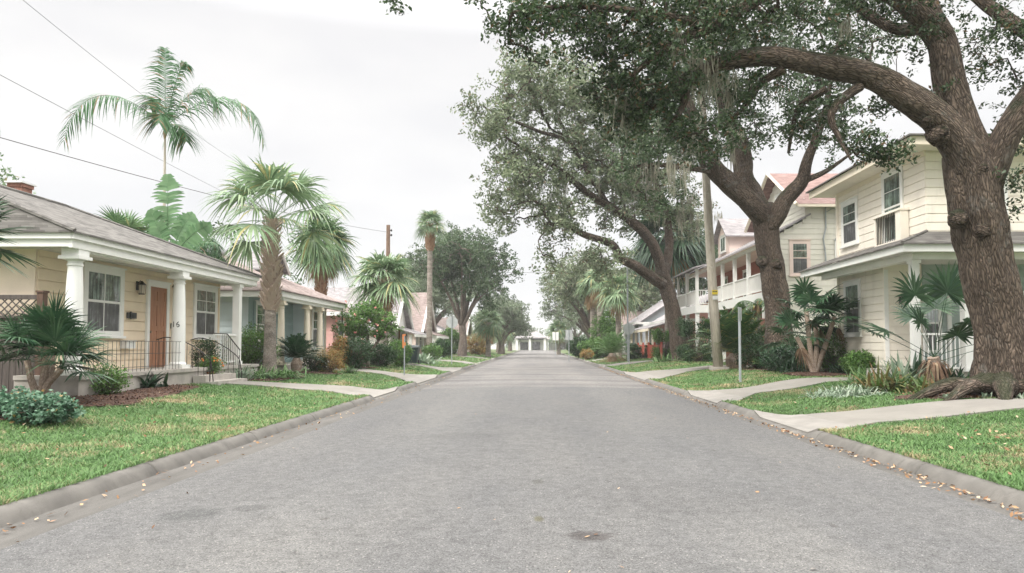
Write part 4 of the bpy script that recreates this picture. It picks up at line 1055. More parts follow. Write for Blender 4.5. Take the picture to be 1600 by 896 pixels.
far_house(-1, 12, 88, 100, 3.3, 'white_siding', 'shingle_slate', 'far white hip-roofed house behind the broad oak on the left verge', 'hip', 2.2, (2., 'shingle_slate', 'white_trim'), 9)
far_house(-1, 11, 108, 118, 3.3, 'rosy_siding', 'shingle_rose', 'far pinkish gabled house beyond the yellowish palm', 'gable', 2.6, None, 9)
far_house(-1, 11, 130, 142, 3.3, 'white_siding', 'shingle_slate', 'farthest white house on the left side of the street', 'side', 2.4, None, 9)
far_house(1, 11.5, 59, 73, 3.7, 'pink_siding', 'shingle_slate', 'red and pink porch house with slate roof behind the leaning oak', 'side', 2.6, (1.9, 'shingle_slate', 'cream_trim'), 9)
far_house(1, 11, 77, 90, 4.0, 'grey_siding', 'shingle_slate', 'blue-grey house with long grey roof beside the small sabal palm', 'side', 3.0, (1.6, 'shingle_rose', 'white_trim'), 9)
far_house(1, 12, 96, 106, 3.5, 'white_siding', 'shingle_rose', 'white gabled house behind the round clipped bushes on the right', 'gable', 2.8, None, 9)
far_house(1, 11, 122, 134, 3.4, 'rosy_siding', 'shingle_slate', 'farthest low house on the right side of the street', 'side', 2.4, None, 9)
# red picket fence in front of the pink house
h = thing('picket_fence', (11, 60, .4), 'red-brown wooden fence in front of the pink porch house', 'fence')
m = MB()
for q in np.arange(0, 12, .17): m.box(9.2, 9.23, 53+q, 53+q+.12, .35, 1.55)
m.box(9.23, 9.28, 53, 65, .7, .8); m.box(9.23, 9.28, 53, 65, 1.3, 1.4); m.build('board', 'red_paint', h)
for y in (53, 56, 59, 62, 65): m = MB(); m.box(9.16, 9.3, y-.07, y+.07, .3, 1.75); m.build('fence_post', 'red_paint', h)
# pavilion house closing the street
h = thing('pavilion_house', (-3, 224, 0), 'low white pavilion with pyramid roof closing the far end of the street', 'house')
m = MB(); core(m, -7.5, 3.6, 224, 232, 0, 3.3); m.build('wall', 'white_siding', h)
m = MB(); core(m, 4.0, 14, 226, 232, 0, 3.4); m.build('side_wing', 'white_siding', h)
m = MB(); hip_roof(m, -6.5, 3.2, 219.5, 228, 3.9, 2.9, th=.3); m.build('pyramid_roof', 'shingle_slate', h)
m = MB(); hip_roof(m, -8.5, 15, 223, 233, 3.4, 1.0, th=.2); m.build('roof', 'shingle_slate', h)
for x in (-6, -2, 2.6): m = MB(); m.box(x-.35, x+.35, 219.9, 220.6, 0, 3.8); m.build('pillar', 'white_trim', h)
for x in (-5, -1.2, 6.5, 9.5): m = MB(); m.box(x, x+2.4, 223.9, 224, .1, 2.5); m.build('garage_door', 'dark_glass', h)
h = thing('far_fence', (-20, 217, 0), 'long low pale wall along the cross street at the far end', 'wall')
m = MB(); m.box(-60, -9.8, 217, 217.3, 0, 1.6)
for x in np.arange(-60, -9, 4): m.box(x-.2, x+.2, 216.9, 217.4, 0, 1.9)
m.build('wall_panel', 'white_siding', h)
h = thing('far_fence', (20, 217, 0), 'dark railing fence at the far right end of the street', 'fence')
m = MB()
for x in np.arange(4.5, 50, .5): m.box(x, x+.08, 217, 217.1, 0, 2.2)
m.box(4.5, 50, 217, 217.1, 2.1, 2.2); m.build('rail_panel', 'iron', h)

# ================================================================== plant kit
def sample_blobs(blobs, rng):
    C = []
    for (c, r, n) in blobs:
        d = unit(rng.normal(0, 1, (n, 3)))*(rng.random((n, 1))**(.45))
        C.append(np.asarray(c)+d*np.asarray(r))
    return np.concatenate(C)
def oak(name, label, group, limbs, blobs, leaf='oak_leaf', barkm='oak_bark', seed=1, leafn=60, lsize=.09, crad=.42, twig=.011, moss=None, ns=14, amp=.10, flare=None, roots=None, knots=None, base=None, ktw=5, zmin=None):
    rng = np.random.default_rng(seed)
    b0 = np.array(limbs[0][0][0], float) if base is None else np.array(base, float)
    root = thing(name, b0, label, 'tree', group)
    tm = MB(); nodes = []; 
    for q, (pts, rads) in enumerate(limbs):
        P, r = catmull(pts, rads, 7 if ns > 12 else 5)
        if q > 0: P = P+np.array([[noise.noise(Vector(tuple(p*.9)))*.35*rr, noise.noise(Vector(tuple(p*.9+9)))*.35*rr, 0] for p, rr in zip(P, r)])
        tm.tube(P, r, ns if r[0] > .12 else max(6, ns//2), amp, 1.1, seed*1.7+q, flare=flare if q == 0 else None)
        st = 0 if q else int(len(P)*.8)
        nodes.append(P[st:])
    if roots: 
        for (pts, rads) in roots: P, r = catmull(pts, rads, 5); tm.tube(P, r, 10, .22, 1.5, seed+3.3)
    if knots:
        for (p, rr, nrm) in knots:
            km = MB(); n_ = unit(np.array(nrm, float)); P = [p-n_*rr*1.6, p-n_*rr*.35, p+n_*rr*.06, p+n_*rr*.10, p-n_*rr*.02]; km.tube(P, [rr*1.9, rr*1.35, rr*.98, rr*.72, rr*.5], 16, .16, 3, rr); km.build('branch_scar', barkm, root, smooth=True)
            km = MB(); km.tube([p-n_*rr*.3, p+n_*rr*.03], [rr*.72, rr*.66], 14, .06, 2); km.build('cut_wood', 'pole_brown', root)
    N = np.concatenate(nodes); C = sample_blobs(blobs, rng)
    if zmin is not None: C = C[C[:, 2] > zmin]
    d = np.array([np.min(np.sum((N-c)**2, 1)) for c in C]); C = C[np.argsort(d)]
    npos = list(N); own = [-1]*len(N); arr = np.zeros((len(N)+len(C)*ktw, 3)); arr[:len(N)] = N; cnt = len(N)
    ownA = np.full(len(arr), -1); paths = []; load = []; parent = []
    for ci, c in enumerate(C):
        dd = np.sum((arr[:cnt]-c)**2, 1); j = int(np.argmin(dd)); p0 = arr[j].copy(); L = math.sqrt(dd[j])
        t = np.linspace(0, 1, ktw+1)[:, None]
        side = rng.normal(0, .16*L, 3); P = p0+(c-p0)*t+side*np.sin(t*math.pi)+np.array([0, 0, .12*L])*np.sin(t*math.pi)
        P[1:-1] += rng.normal(0, .035*L, (ktw-1, 3))
        arr[cnt:cnt+ktw] = P[1:]; ownA[cnt:cnt+ktw] = ci; cnt += ktw
        paths.append(P); load.append(1); parent.append(ownA[j])
    for ci in range(len(C)-1, -1, -1):
        if parent[ci] >= 0: load[parent[ci]] += load[ci]
    bm = tm
    for ci, P in enumerate(paths):
        r0 = twig*math.sqrt(load[ci])+.3*twig; bm.tube(P, np.linspace(r0, max(twig*.5, r0*.45), len(P)), 4 if r0 < .05 else 6, 0, cap=False)
    tm.build('trunk', barkm, root, smooth=True)
    lm = MB()
    # leaves in little sprays round each twig end and along the last half of the twig
    sp = []
    for P in paths:
        k = rng.integers(3, 6)
        for _ in range(k): sp.append(P[-1]+unit(rng.normal(0, 1, 3)+[0, 0, .1])*crad*(.25+.75*rng.random()))
        sp.append(P[-2])
    sp = np.array(sp)
    leaf_quads(lm, sp, max(2, int(leafn/5)), (crad*.42, crad*.42, crad*.30), lsize, rng, .35, .48)
    lm.build('crown', leaf, root)
    if moss:
        mm = MB()
        for (c, n, L, sprd) in [(c_, int(n_*4.), L_m, s_m) for (c_, n_, L_m, s_m) in moss]:
            nb_ = max(3, n//26); bc = np.asarray(c)+rng.normal(0, 1, (nb_, 3))*np.array(sprd); bi = rng.integers(0, nb_, n); bl = (.25+.75*rng.random(nb_))[bi]
            P0 = bc[bi]+rng.normal(0, 1, (n, 3))*.07*L**.5
            D = unit(np.stack([rng.normal(0, .05, n), rng.normal(0, .05, n), -np.ones(n)], -1))
            az = rng.random(n)*6.28; Wd = np.stack([np.cos(az), np.sin(az), 0*az], -1)
            strips(mm, P0, D, L*bl*(.15+.85*rng.random(n)**1.6), .022+.006*L, Wd, 0, k=7, prof=np.array([.5, 1, .6, 1, .5, .8, .1]), curl=rng.normal(0, .05, (n, 3))*[1, 1, 0])
        tag(mm.build('hanging_moss', 'moss', root), kind='stuff')
    return root
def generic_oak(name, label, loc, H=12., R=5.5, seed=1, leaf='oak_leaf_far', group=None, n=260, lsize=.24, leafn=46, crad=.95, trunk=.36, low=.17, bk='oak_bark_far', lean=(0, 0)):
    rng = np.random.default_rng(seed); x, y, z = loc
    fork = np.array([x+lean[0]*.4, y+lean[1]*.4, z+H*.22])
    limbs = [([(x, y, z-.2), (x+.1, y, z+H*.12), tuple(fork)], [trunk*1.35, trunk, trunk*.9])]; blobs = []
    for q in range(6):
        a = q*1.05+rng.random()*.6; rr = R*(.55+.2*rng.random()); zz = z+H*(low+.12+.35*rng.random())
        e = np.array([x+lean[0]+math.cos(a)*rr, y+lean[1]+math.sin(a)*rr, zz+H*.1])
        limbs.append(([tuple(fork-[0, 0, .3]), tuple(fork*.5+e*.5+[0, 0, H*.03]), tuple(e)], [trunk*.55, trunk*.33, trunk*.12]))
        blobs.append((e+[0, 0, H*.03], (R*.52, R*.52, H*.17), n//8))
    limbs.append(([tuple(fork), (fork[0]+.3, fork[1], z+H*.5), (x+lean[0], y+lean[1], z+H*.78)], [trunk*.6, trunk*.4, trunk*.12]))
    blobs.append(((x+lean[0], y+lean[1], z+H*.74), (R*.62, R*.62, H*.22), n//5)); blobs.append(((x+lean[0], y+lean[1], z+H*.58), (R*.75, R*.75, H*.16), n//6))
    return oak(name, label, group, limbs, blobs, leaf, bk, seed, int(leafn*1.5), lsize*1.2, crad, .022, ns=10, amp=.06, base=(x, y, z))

def fan_frond(mb, base, az, el, plen, R, rng, nseg=26, spread=2.0, droop=.35, wd=None, psag=.12, pr=.012, tipdrop=.5, pm=None):
    d = np.array([math.cos(az)*math.cos(el), math.sin(az)*math.cos(el), math.sin(el)])
    t = np.linspace(0, 1, 5)[:, None]; P = np.asarray(base)+d*plen*t; P[:, 2] -= (psag*plen*t[:, 0]**2)
    (pm or mb).tube(P, [pr*1.3, pr, pr, pr*.8, pr*.6], 3, cap=False)
    T = unit(P[-1]-P[-2]); S = unit(np.cross(T, [0, 0, 1.])+rng.normal(0, .12, 3)); S = unit(S-T*S.dot(T)); Nn = np.cross(S, T)
    a = np.linspace(-spread, spread, nseg)+rng.normal(0, .025, nseg)
    D = np.cos(a)[:, None]*T+np.sin(a)[:, None]*S+Nn*(.10+.12*np.cos(a*2)[:, None]*0)+Nn*(-.10*np.abs(np.sin(a))[:, None])
    D = unit(D); L = R*(1-.28*(np.abs(a)/spread)**2)*(.92+.12*rng.random(nseg))
    w = wd if wd else R*.5*(2*spread/nseg)*1.15
    Wd = unit(np.cross(np.broadcast_to(Nn, D.shape), D)+Nn*.18*(1-2*(np.arange(nseg) % 2))[:, None])
    k = 6; tt = np.linspace(0, 1, k)
    C = P[-1][None, None, :]+D[:, None, :]*(L[:, None]*tt)[..., None]
    dr = droop*(.5+rng.random(nseg)); C[..., 2] -= (dr*L)[:, None]*(tt**2.2)[None, :]*.7+(tipdrop*L*rng.random(nseg))[:, None]*np.clip(tt-.6, 0, 1)[None, :]**1.3
    prof = np.interp(tt, [0, .45, .7, 1], [.08, 1, .62, .05])
    hw = (w*prof*.5)[None, :, None]*Wd[:, None, :]
    V = np.stack([C-hw, C+hw], 2).reshape(-1, 3)
    b = np.arange(nseg)[:, None]*(2*k)+np.arange(k-1)[None, :]*2
    mb.add(V, np.stack([b, b+1, b+3, b+2], -1).reshape(-1, 4))
def feather_frond(mb, base, az, el, L, rng, n=26, ll=.5, sag=.9, droop=.5, w=.04, r=.018, vee=.25, twist=0., fw=.62):
    d = np.array([math.cos(az)*math.cos(el), math.sin(az)*math.cos(el), math.sin(el)])
    t = np.linspace(0, 1, n); P = np.asarray(base)+d*(L*t)[:, None]; P[:, 2] -= sag*L*t**2.2*.75; P[:, :2] *= 1
    P -= d*np.array([1, 1, 0])*(sag*.25*L*t**3)[:, None]
    mb.tube(P[::2], np.linspace(r, r*.25, len(P[::2])), 3, cap=False)
    T = unit(np.gradient(P, axis=0)); S = unit(np.cross(T, [0, 0, 1.])); Nn = np.cross(S, T)
    i = np.arange(int(n*.12), n)
    for s in (-1, 1):
        TT, SS, NN = T[i], S[i], Nn[i]; m = len(i)
        D = unit(TT*fw+s*SS*.8+NN*vee+rng.normal(0, .09, (m, 3)))
        Ls = ll*np.interp(t[i], [0, .2, .6, 1], [.5, 1, 1, .35])*(.85+.3*rng.random(m))
        strips(mb, P[i], D, Ls, w, unit(np.cross(NN, D)+NN*.25*s), droop*(.6+.8*rng.random(m)), k=4, prof=np.array([.5, 1, .7, .06]))
def boots(mb, base, top, r0, r1, rng, n=90, size=.22, out_=.55):
    base = np.asarray(base); top = np.asarray(top)
    for q in range(n):
        t = (q+.5)/n; a = q*2.39996; c = base+(top-base)*t; r = (r0+(r1-r0)*t)*.93
        o = np.array([math.cos(a), math.sin(a), 0]); s_ = np.array([-math.sin(a), math.cos(a), 0])
        L = size*(.8+.4*rng.random()); W = size*.34; k = out_*(.8+.4*rng.random()); up = unit(o*k+[0, 0, 1]); sk = (1 if q % 2 else -1)*.28
        up = unit(up+s_*sk)
        p = c+o*r*.98
        V = [p-s_*W-up*L*.2, p+s_*W-up*L*.2, p+s_*W*.55+up*L, p-s_*W*.55+up*L]
        V2 = [v+o*.045 for v in V[:2]]+[v+o*.03 for v in V[2:]]
        mb.add(V+V2, np.array([(0, 1, 2, 3), (7, 6, 5, 4), (0, 4, 5, 1), (1, 5, 6, 2), (2, 6, 7, 3), (3, 7, 4, 0)]))
def sabal(label, base, H, R=2.0, n=34, seed=1, r=.20, boot=(.55, 1.), bootmat='palm_boot', leaf='fan_frond_pale', skirt=0, group='cabbage palms along the street', plen=.8, name='cabbage_palm', lean=(0, 0), nseg=26, elr=(-.6, 1.35), boot_r=1.35, simple=False):
    rng = np.random.default_rng(seed); b = np.array(base, float); top = b+np.array([lean[0], lean[1], H])
    h = thing(name, b, label, 'palm tree', group)
    m = MB(); P, rr = catmull([b-[0, 0, .15], b+(top-b)*.06, b+(top-b)*.3, b+(top-b)*boot[0], top], [r*1.5, r*1.12, r*.95, r*.9, r*.75], 8)
    m.tube(P, rr, 18, .05, 4., seed); m.build('trunk', 'palm_bark', h, smooth=True)
    if boot[1] > boot[0]:
        m = MB(); p0 = b+(top-b)*boot[0]; nb = int(95*(H*(boot[1]-boot[0]))/2.4/(1.8 if simple else 1)); p1 = b+(top-b)*boot[1]
        L = np.linalg.norm(p1-p0)
        q0 = p0.copy(); nm = p0+(p1-p0)*.45
        boots(m, p0, nm, r*1.0, r*boot_r*.95, rng, nb//2, .30, .62); boots(m, nm, p1, r*boot_r*.95, r*.7, rng, nb//2, .27, .75)
        m.tube([p0, nm, p1], [r*.98, r*boot_r*.95, r*.65], 12, .1, 3, seed)
        m.build('leaf_bases', bootmat, h)
    m = MB(); c = top
    for q in range(n):
        f = (q+.5)/n; el = elr[0]+(elr[1]-elr[0])*f**.8; az = q*2.39996+rng.normal(0, .2)
        fan_frond(m, c+[0, 0, f*.2-.1], az, el, plen*(.8+.35*rng.random())*R/2, R*.62*(.85+.25*rng.random()), rng, nseg, 1.9, .5 if f > .5 else .7, psag=.15 if el > .3 else .25, pr=.018)
    m.build('crown', leaf, h)
    if skirt:
        m = MB()
        for q in range(skirt):
            az = q*2.39996; fan_frond(m, c-[0, 0, .15+.1*rng.random()], az, -.9-.5*rng.random(), .45*R/2, R*.5, rng, 14, 1.3, .6, pr=.014, tipdrop=1.)
        m.build('dead_fronds', 'dead_frond', h)
    return h
def feather_palm(label, base, H, L=3.6, n=9, spec=None, seed=1, r=.14, els=None, group='tall feather palms behind the cream bungalow', ll=.62, fr_n=44, trunkmat='palm_bark', name='queen_palm', leaf='feather_frond', azs=None):
    rng = np.random.default_rng(seed); b = np.array(base, float); top = b+[0, 0, H]
    h = thing(name, b, label, 'palm tree', group)
    m = MB(); P, rr = catmull([b-[0, 0, .1], b+[.05, 0, H*.5], top], [r*1.4, r, r*.6], 10); m.tube(P, rr, 12, .03, 3, seed); m.build('trunk', trunkmat, h, smooth=True)
    m = MB(); m.tube([top-[0, 0, .7], top-[0, 0, .3], top+[0, 0, .2]], [r*.2, r*1.1, r*.6], 10, .15, 4); m.build('dead_fronds', 'dead_frond', h)
    m = MB()
    for q in range(n):
        az = azs[q] if azs else q*2.39996+.4; el = els[q % len(els)] if els else .2+1.0*rng.random()
        Lq, sg = L*(.85+.25*rng.random()), .95
        if spec: az, el, Lq, sg = spec[q]
        feather_frond(m, top, az, el, Lq, rng, fr_n, ll, sg, .75, .045, vee=.05)
    m.build('crown', leaf, h)
    return h
def sago(label, loc, R=1.0, n=40, seed=1, name='sago_palm', group=None, leaf='sago_leaf', trunk=.3, dead=0, cat='palm'):
    rng = np.random.default_rng(seed); b = np.array(loc, float); h = thing(name, b, label, cat, group)
    m = MB(); m.tube([b-[0, 0, .1], b+[0, 0, trunk*.6], b+[0, 0, trunk]], [.14*R, .17*R, .10*R], 10, .2, 6, seed); m.build('trunk', 'palm_boot', h)
    m = MB()
    for q in range(n):
        f = (q+.5)/n; feather_frond(m, b+[0, 0, trunk], q*2.39996, .1+1.3*f**.9, R*(.85+.3*rng.random()), rng, 34, .15*R+.04, .42, .12, .016*R+.006, .014, .35, fw=.45)
    m.build('fronds', leaf, h)
    if dead:
        m = MB()
        for q in range(dead): feather_frond(m, b+[0, 0, trunk*.8], q*2.4, -.15-.3*rng.random(), R*.8, rng, 24, .14*R, .5, .3, .025, .012)
        m.build('dead_fronds', 'dead_frond', h)
    return h
def strap(label, loc, n=70, L=.6, W=.035, seed=1, leaf='strap_leaf', name='strap_lily', el=(.3, 1.4), droop=.7, spread=.12, group=None, cat='plant', flowers=None, k=7, shape=None):
    rng = np.random.default_rng(seed); b = np.array(loc, float); h = thing(name, b, label, cat, group)
    az = rng.random(n)*6.283; e_ = el[0]+(el[1]-el[0])*rng.random(n)
    D = np.stack([np.cos(az)*np.cos(e_), np.sin(az)*np.cos(e_), np.sin(e_)], -1); Wd = unit(np.stack([-np.sin(az), np.cos(az), rng.normal(0, .15, n)], -1))
    sh = np.array(shape if shape else (spread, spread, 0))
    P0 = b+rng.normal(0, 1, (n, 3))*sh; P0[:, 2] = gz(P0[:, 0], P0[:, 1])+.01 if loc[2] < .6 else P0[:, 2]
    m = MB(); strips(m, P0, D, L*(.6+.5*rng.random(n)), W*(.7+.6*rng.random(n)), Wd, droop*(.4+.9*rng.random(n)), k=k, prof=np.interp(np.linspace(0, 1, k), [0, .2, .6, 1], [.6, 1, .9, .05]))
    m.build('leaves', leaf, h)
    if flowers:
        m = MB(); nf, mat = flowers; P = b+np.stack([rng.normal(0, L*.3, nf), rng.normal(0, L*.3, nf), L*(.5+.4*rng.random(nf))], -1)
        leaf_quads(m, P, 6, (.03, .03, .03), .04, rng); m.build('flowers', mat, h)
    return h
def shrub(label, loc, r=(.5, .5, .5), n=160, leafn=22, lsize=.06, leaf='shrub_leaf', seed=1, name='shrub', group=None, crad=.14, flowers=None, boxy=False, cat='shrub', stem=True, aspect=.5, lump=.18):
    rng = np.random.default_rng(seed); b = np.array(loc, float); h = thing(name, b, label, cat, group); r = np.array(r, float)
    c = b+[0, 0, r[2]]
    d = unit(rng.normal(0, 1, (n, 3)))
    lum = np.array([1+lump*1.8*noise.noise(Vector(tuple(v*1.9+seed))) for v in d])[:, None]
    if boxy: d = np.sign(d)*np.abs(d)**.35; d /= np.max(np.abs(d), 1)[:, None]**.7
    C = c+d*r*(rng.random((n, 1))**.28)*lum; C[:, 2] = np.maximum(C[:, 2], b[2]+.05)
    m = MB()
    for q in range(0, n, 2):
        P = [b+rng.normal(0, .05, 3)*[1, 1, 0]*r[0], b*.5+C[q]*.5+rng.normal(0, .03, 3)+[0, 0, .05], C[q]]; m.tube(P, [.014, .009, .004], 4, cap=False)
    m.usebk = True
    m.build('stems', 'oak_bark_far', h)
    m = MB(); leaf_quads(m, C, leafn, crad, lsize, rng, .5, aspect); m.build('foliage', leaf, h)
    if flowers:
        nf, mat, fs = flowers; m = MB(); dd = unit(rng.normal(0, 1, (nf, 3))+[0, -.3, .3]); P = c+dd*r*1.03*(1+0*dd); P[:, 2] = np.maximum(P[:, 2], b[2]+.1)
        leaf_quads(m, P, 6, fs*.5, fs, rng, .5, .8); m.build('flowers', mat, h)
    return h
def fan_shrub(label, base, stems, leafm='fan_frond_dark', seed=1, name='fan_palm', group=None, R=.6, n=9, plen=.7, nseg=22, dead=0, cat='palm', elr=(-.2, 1.35), spread=2.1, droop=.12, tip=.15, wd=None, stemr=.06, skirt=0):
    rng = np.random.default_rng(seed); b = np.array(base, float); h = thing(name, b, label, cat, group)
    m = MB(); cr = MB(); dm = MB()
    for s in stems:
        p = b+np.array(s, float); mid = b*.5+p*.5+rng.normal(0, .05, 3); m.tube([b-[0, 0, .1], mid, p], [stemr*1.3, stemr, stemr*.9], 9, .15, 4, seed)
        for q in range(n):
            f = (q+.5)/n; fan_frond(cr, p, q*2.39996+rng.normal(0, .3), elr[0]+(elr[1]-elr[0])*f, plen*(.7+.6*rng.random()), R*(.8+.35*rng.random()), rng, nseg, spread, droop, wd=wd, pr=.009, tipdrop=tip, psag=.1)
        for q in range(dead): fan_frond(dm, p-[0, 0, .1], q*2.4, -.9-.4*rng.random(), plen*.4, R*.75, rng, 12, 1.2, .5, pr=.008, tipdrop=1.)
    if skirt:
        p = b+np.array(stems[0], float)*[1, 1, .9]; az = rng.random(skirt)*6.283; e_ = -.2+.9*rng.random(skirt)
        D = np.stack([np.cos(az)*np.cos(e_), np.sin(az)*np.cos(e_), np.sin(e_)], -1); Wd = np.stack([-np.sin(az), np.cos(az), 0*az], -1)
        P0 = p+np.stack([np.cos(az)*stemr, np.sin(az)*stemr, -.55*rng.random(skirt)*stems[0][2]], -1)
        strips(dm, P0, D, .35+.3*rng.random(skirt), .06, Wd, 1.6, k=6, curl=-D*[.25, .25, 0]); dead = max(dead, 1)
    m.build('trunk', 'palm_boot', h); cr.build('fronds', leafm, h)
    if dead: dm.build('dead_fronds', 'dead_frond_dark', h)
    return h

# ================================================================== big trees on the right
def L_(*pts): return [tuple(at(*p)) for p in pts]
# near oak: k = metres per pixel at its depth
def flare_near(th, ln):
    k = np.exp(-ln/.75)
    return 1+k*(.25+.5*np.maximum(0, np.cos(th*2.5+.6))**2+.16*np.cos(th*5+1))+.09*np.cos(th*3+ln*.4)+.04*np.cos(th*7+ln)
b = at(1568, 622, 15.6)
TR = [tuple(b-[0, 0, .35]), tuple(at(1568, 560, 15.6)), tuple(at(1559, 490, 15.6)), tuple(at(1542, 400, 15.55)), tuple(at(1530, 330, 15.5)), tuple(at(1522, 275, 15.5)), tuple(at(1512, 235, 15.5))]
limbs = [
 (TR, [.60, .51, .48, .48, .52, .55, .48]),
 (L_((1515, 275, 15.5), (1488, 215, 15.4), (1430, 162, 15.3), (1365, 118, 15.2), (1280, 100, 15.1), (1200, 90, 15), (1130, 97, 14.9), (1075, 124, 14.8), (1010, 168, 14.7), (960, 190, 14.5)), [.42, .37, .32, .275, .235, .21, .185, .15, .10, .05]),
 (L_((1520, 265, 15.6), (1497, 170, 15.7), (1475, 80, 15.8), (1450, 10, 16), (1430, -90, 16.2), (1400, -200, 16.5)), [.43, .35, .31, .27, .22, .12]),
 (L_((1530, 300, 15.4), (1560, 240, 15.2), (1598, 170, 15), (1650, 90, 14.8), (1720, 0, 14.6)), [.38, .30, .27, .24, .2]),
 (L_((1470, 60, 15.8), (1430, 20, 15.6), (1370, -25, 15.3), (1290, -60, 15)), [.30, .25, .2, .12]),
 (L_((1462, 40, 15.8), (1400, 45, 16.4), (1330, 5, 17), (1250, -30, 17.5)), [.16, .13, .1, .06]),
 (L_((1700, 100, 15.2), (1640, 70, 15.6), (1570, 30, 16), (1520, -10, 16.3)), [.22, .18, .15, .12]),
 (L_((1290, -60, 15), (1180, 0, 14.6), (1110, 42, 14.2), (1040, 75, 14), (985, 120, 13.8)), [.15, .14, .12, .08, .04]),
 (L_((1110, 42, 14.2), (1010, 20, 13.6), (900, 10, 13.2), (800, 20, 12.9)), [.10, .08, .05, .03]),
 (L_((1345, 135, 15.2), (1310, 160, 15), (1297, 185, 14.9), (1310, 215, 14.8), (1330, 250, 14.6)), [.11, .09, .07, .05, .025]),
 (L_((1225, 108, 15), (1190, 130, 15.2), (1165, 165, 15.4), (1130, 200, 15.5)), [.10, .07, .055, .03]),
 (L_((1290, 140, 15.1), (1250, 165, 15.6), (1240, 195, 15.8), (1232, 240, 16)), [.08, .06, .05, .03]),
 (L_((1075, 124, 14.8), (1065, 170, 14.6), (1040, 205, 14.5)), [.12, .07, .03]),
]
def blob(px, py, Y, rx, ry, rz, n): return (at(px, py, Y), (rx, ry, rz), n)
K = 15/1120
blobs = [
 blob(1010, 60, 14, 150*K, 1.6, 80*K, 115), blob(890, 40, 13.4, 110*K, 1.3, 55*K, 75), blob(1000, 165, 14.4, 95*K, 1.0, 62*K, 70), blob(1120, 30, 14.6, 120*K, 1.6, 60*K, 60),
 blob(1090, 220, 15, 70*K, .9, 40*K, 22), blob(820, 20, 13, 60*K, .8, 35*K, 16), blob(735, 2, 12.8, 22*K, .3, 10*K, 2), blob(617, 3, 12.6, 12*K, .2, 8*K, 2), blob(1160, 150, 15.3, 80*K, .8, 40*K, 22),
 blob(1250, 20, 15.2, 120*K, 1.6, 50*K, 44), blob(1390, 10, 16, 110*K, 1.8, 60*K, 50), blob(1280, 185, 15.5, 60*K, .8, 40*K, 15), blob(1340, 215, 14.7, 45*K, .6, 30*K, 10), blob(1385, 245, 14.6, 38*K, .5, 20*K, 9),
 blob(1380, 165, 16.2, 50*K, .8, 35*K, 8), blob(1430, 100, 15.6, 60*K, 1, 60*K, 10), blob(1590, 160, 16, 50*K, 1, 110*K, 22), blob(1590, 300, 15, 30*K, .8, 30*K, 9), blob(1545, 60, 16.2, 80*K, 1.4, 60*K, 22),
 blob(1700, 40, 15, 140*K, 2.4, 130*K, 50), blob(1300, -110, 15.6, 330*K, 3.6, 90*K, 130), blob(1000, -80, 14.4, 250*K, 3, 70*K, 80), blob(1550, -200, 16, 260*K, 3.5, 120*K, 80), blob(1310, 110, 15.8, 60*K, 1, 40*K, 10),
]
roots = []
for (px, py, Y, r_) in ((1420, 634, 15.2, .17), (1478, 652, 14.4, .17), (1572, 660, 13.9, .22), (1660, 650, 14.2, .2), (1700, 630, 15.6, .2), (1500, 640, 16.6, .16)):
    e_ = at(px, py, Y); e_[2] = G(e_[0], e_[1]) - .02; s_ = np.array(TR[0])+[0, 0, 1.05]; mid = s_*.40+e_*.60; mid[2] = G(mid[0], mid[1])+.26; c0 = s_*.7+e_*.3; c0[2] = s_[2]-.42
    roots.append(([tuple(s_), tuple(c0), tuple(mid), tuple(e_), tuple(e_+(e_-mid)*.5-[0, 0, .15])], [r_*.9, r_*1.25, r_*.85, r_*.45, r_*.2]))
knots = [(at(1489, 342, 15.25), .12, (-.85, -.5, 0)), (at(1452, 186, 14.98), .06, (-.3, -1, 0)), (at(1474, 206, 15.0), .14, (-.1, -1, 0)), (at(1548, 358, 14.98), .11, (.1, -1, 0)), (at(1540, 262, 14.9), .07, (0, -1, 0))]
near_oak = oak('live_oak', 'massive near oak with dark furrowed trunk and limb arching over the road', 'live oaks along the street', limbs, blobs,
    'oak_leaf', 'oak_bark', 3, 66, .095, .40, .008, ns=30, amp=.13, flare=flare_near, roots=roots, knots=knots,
    moss=[(at(1095, 100, 14.8), 40, 1.3, (.15, .2, .1)), (at(1052, 60, 14.2), 30, .9, (.1, .1, .1)), (at(985, 150, 14.2), 50, 1.0, (.3, .3, .1)), (at(1330, 20, 15.3), 20, .7, (.2, .2, .1)), (at(1150, 130, 15), 30, .7, (.3, .2, .1))])

# second oak
K2 = 32/1120
limbs = [
 (L_((1218, 578, 32), (1216, 500, 32), (1208, 430, 32), (1198, 365, 32), (1190, 320, 32)), [.76, .57, .54, .56, .48]),
 (L_((1195, 345, 32), (1165, 312, 31.5), (1125, 275, 31), (1102, 240, 30.6), (1085, 190, 30), (1060, 130, 29.5), (1030, 80, 29)), [.52, .46, .42, .36, .3, .2, .1]),
 (L_((1188, 330, 32.3), (1168, 290, 32.6), (1150, 220, 33), (1130, 160, 33), (1112, 90, 33), (1110, 0, 33)), [.48, .46, .42, .36, .28, .15]),
 (L_((1200, 355, 31.8), (1222, 318, 31.4), (1250, 285, 31), (1262, 250, 30.5), (1285, 190, 30), (1300, 120, 30)), [.42, .36, .3, .22, .16, .08]),
 (L_((1250, 285, 31), (1290, 268, 30.5), (1330, 240, 30)), [.14, .10, .05]),
 (L_((1120, 270, 31), (1070, 262, 30), (1010, 258, 29), (960, 270, 28.5)), [.16, .12, .08, .04]),
]
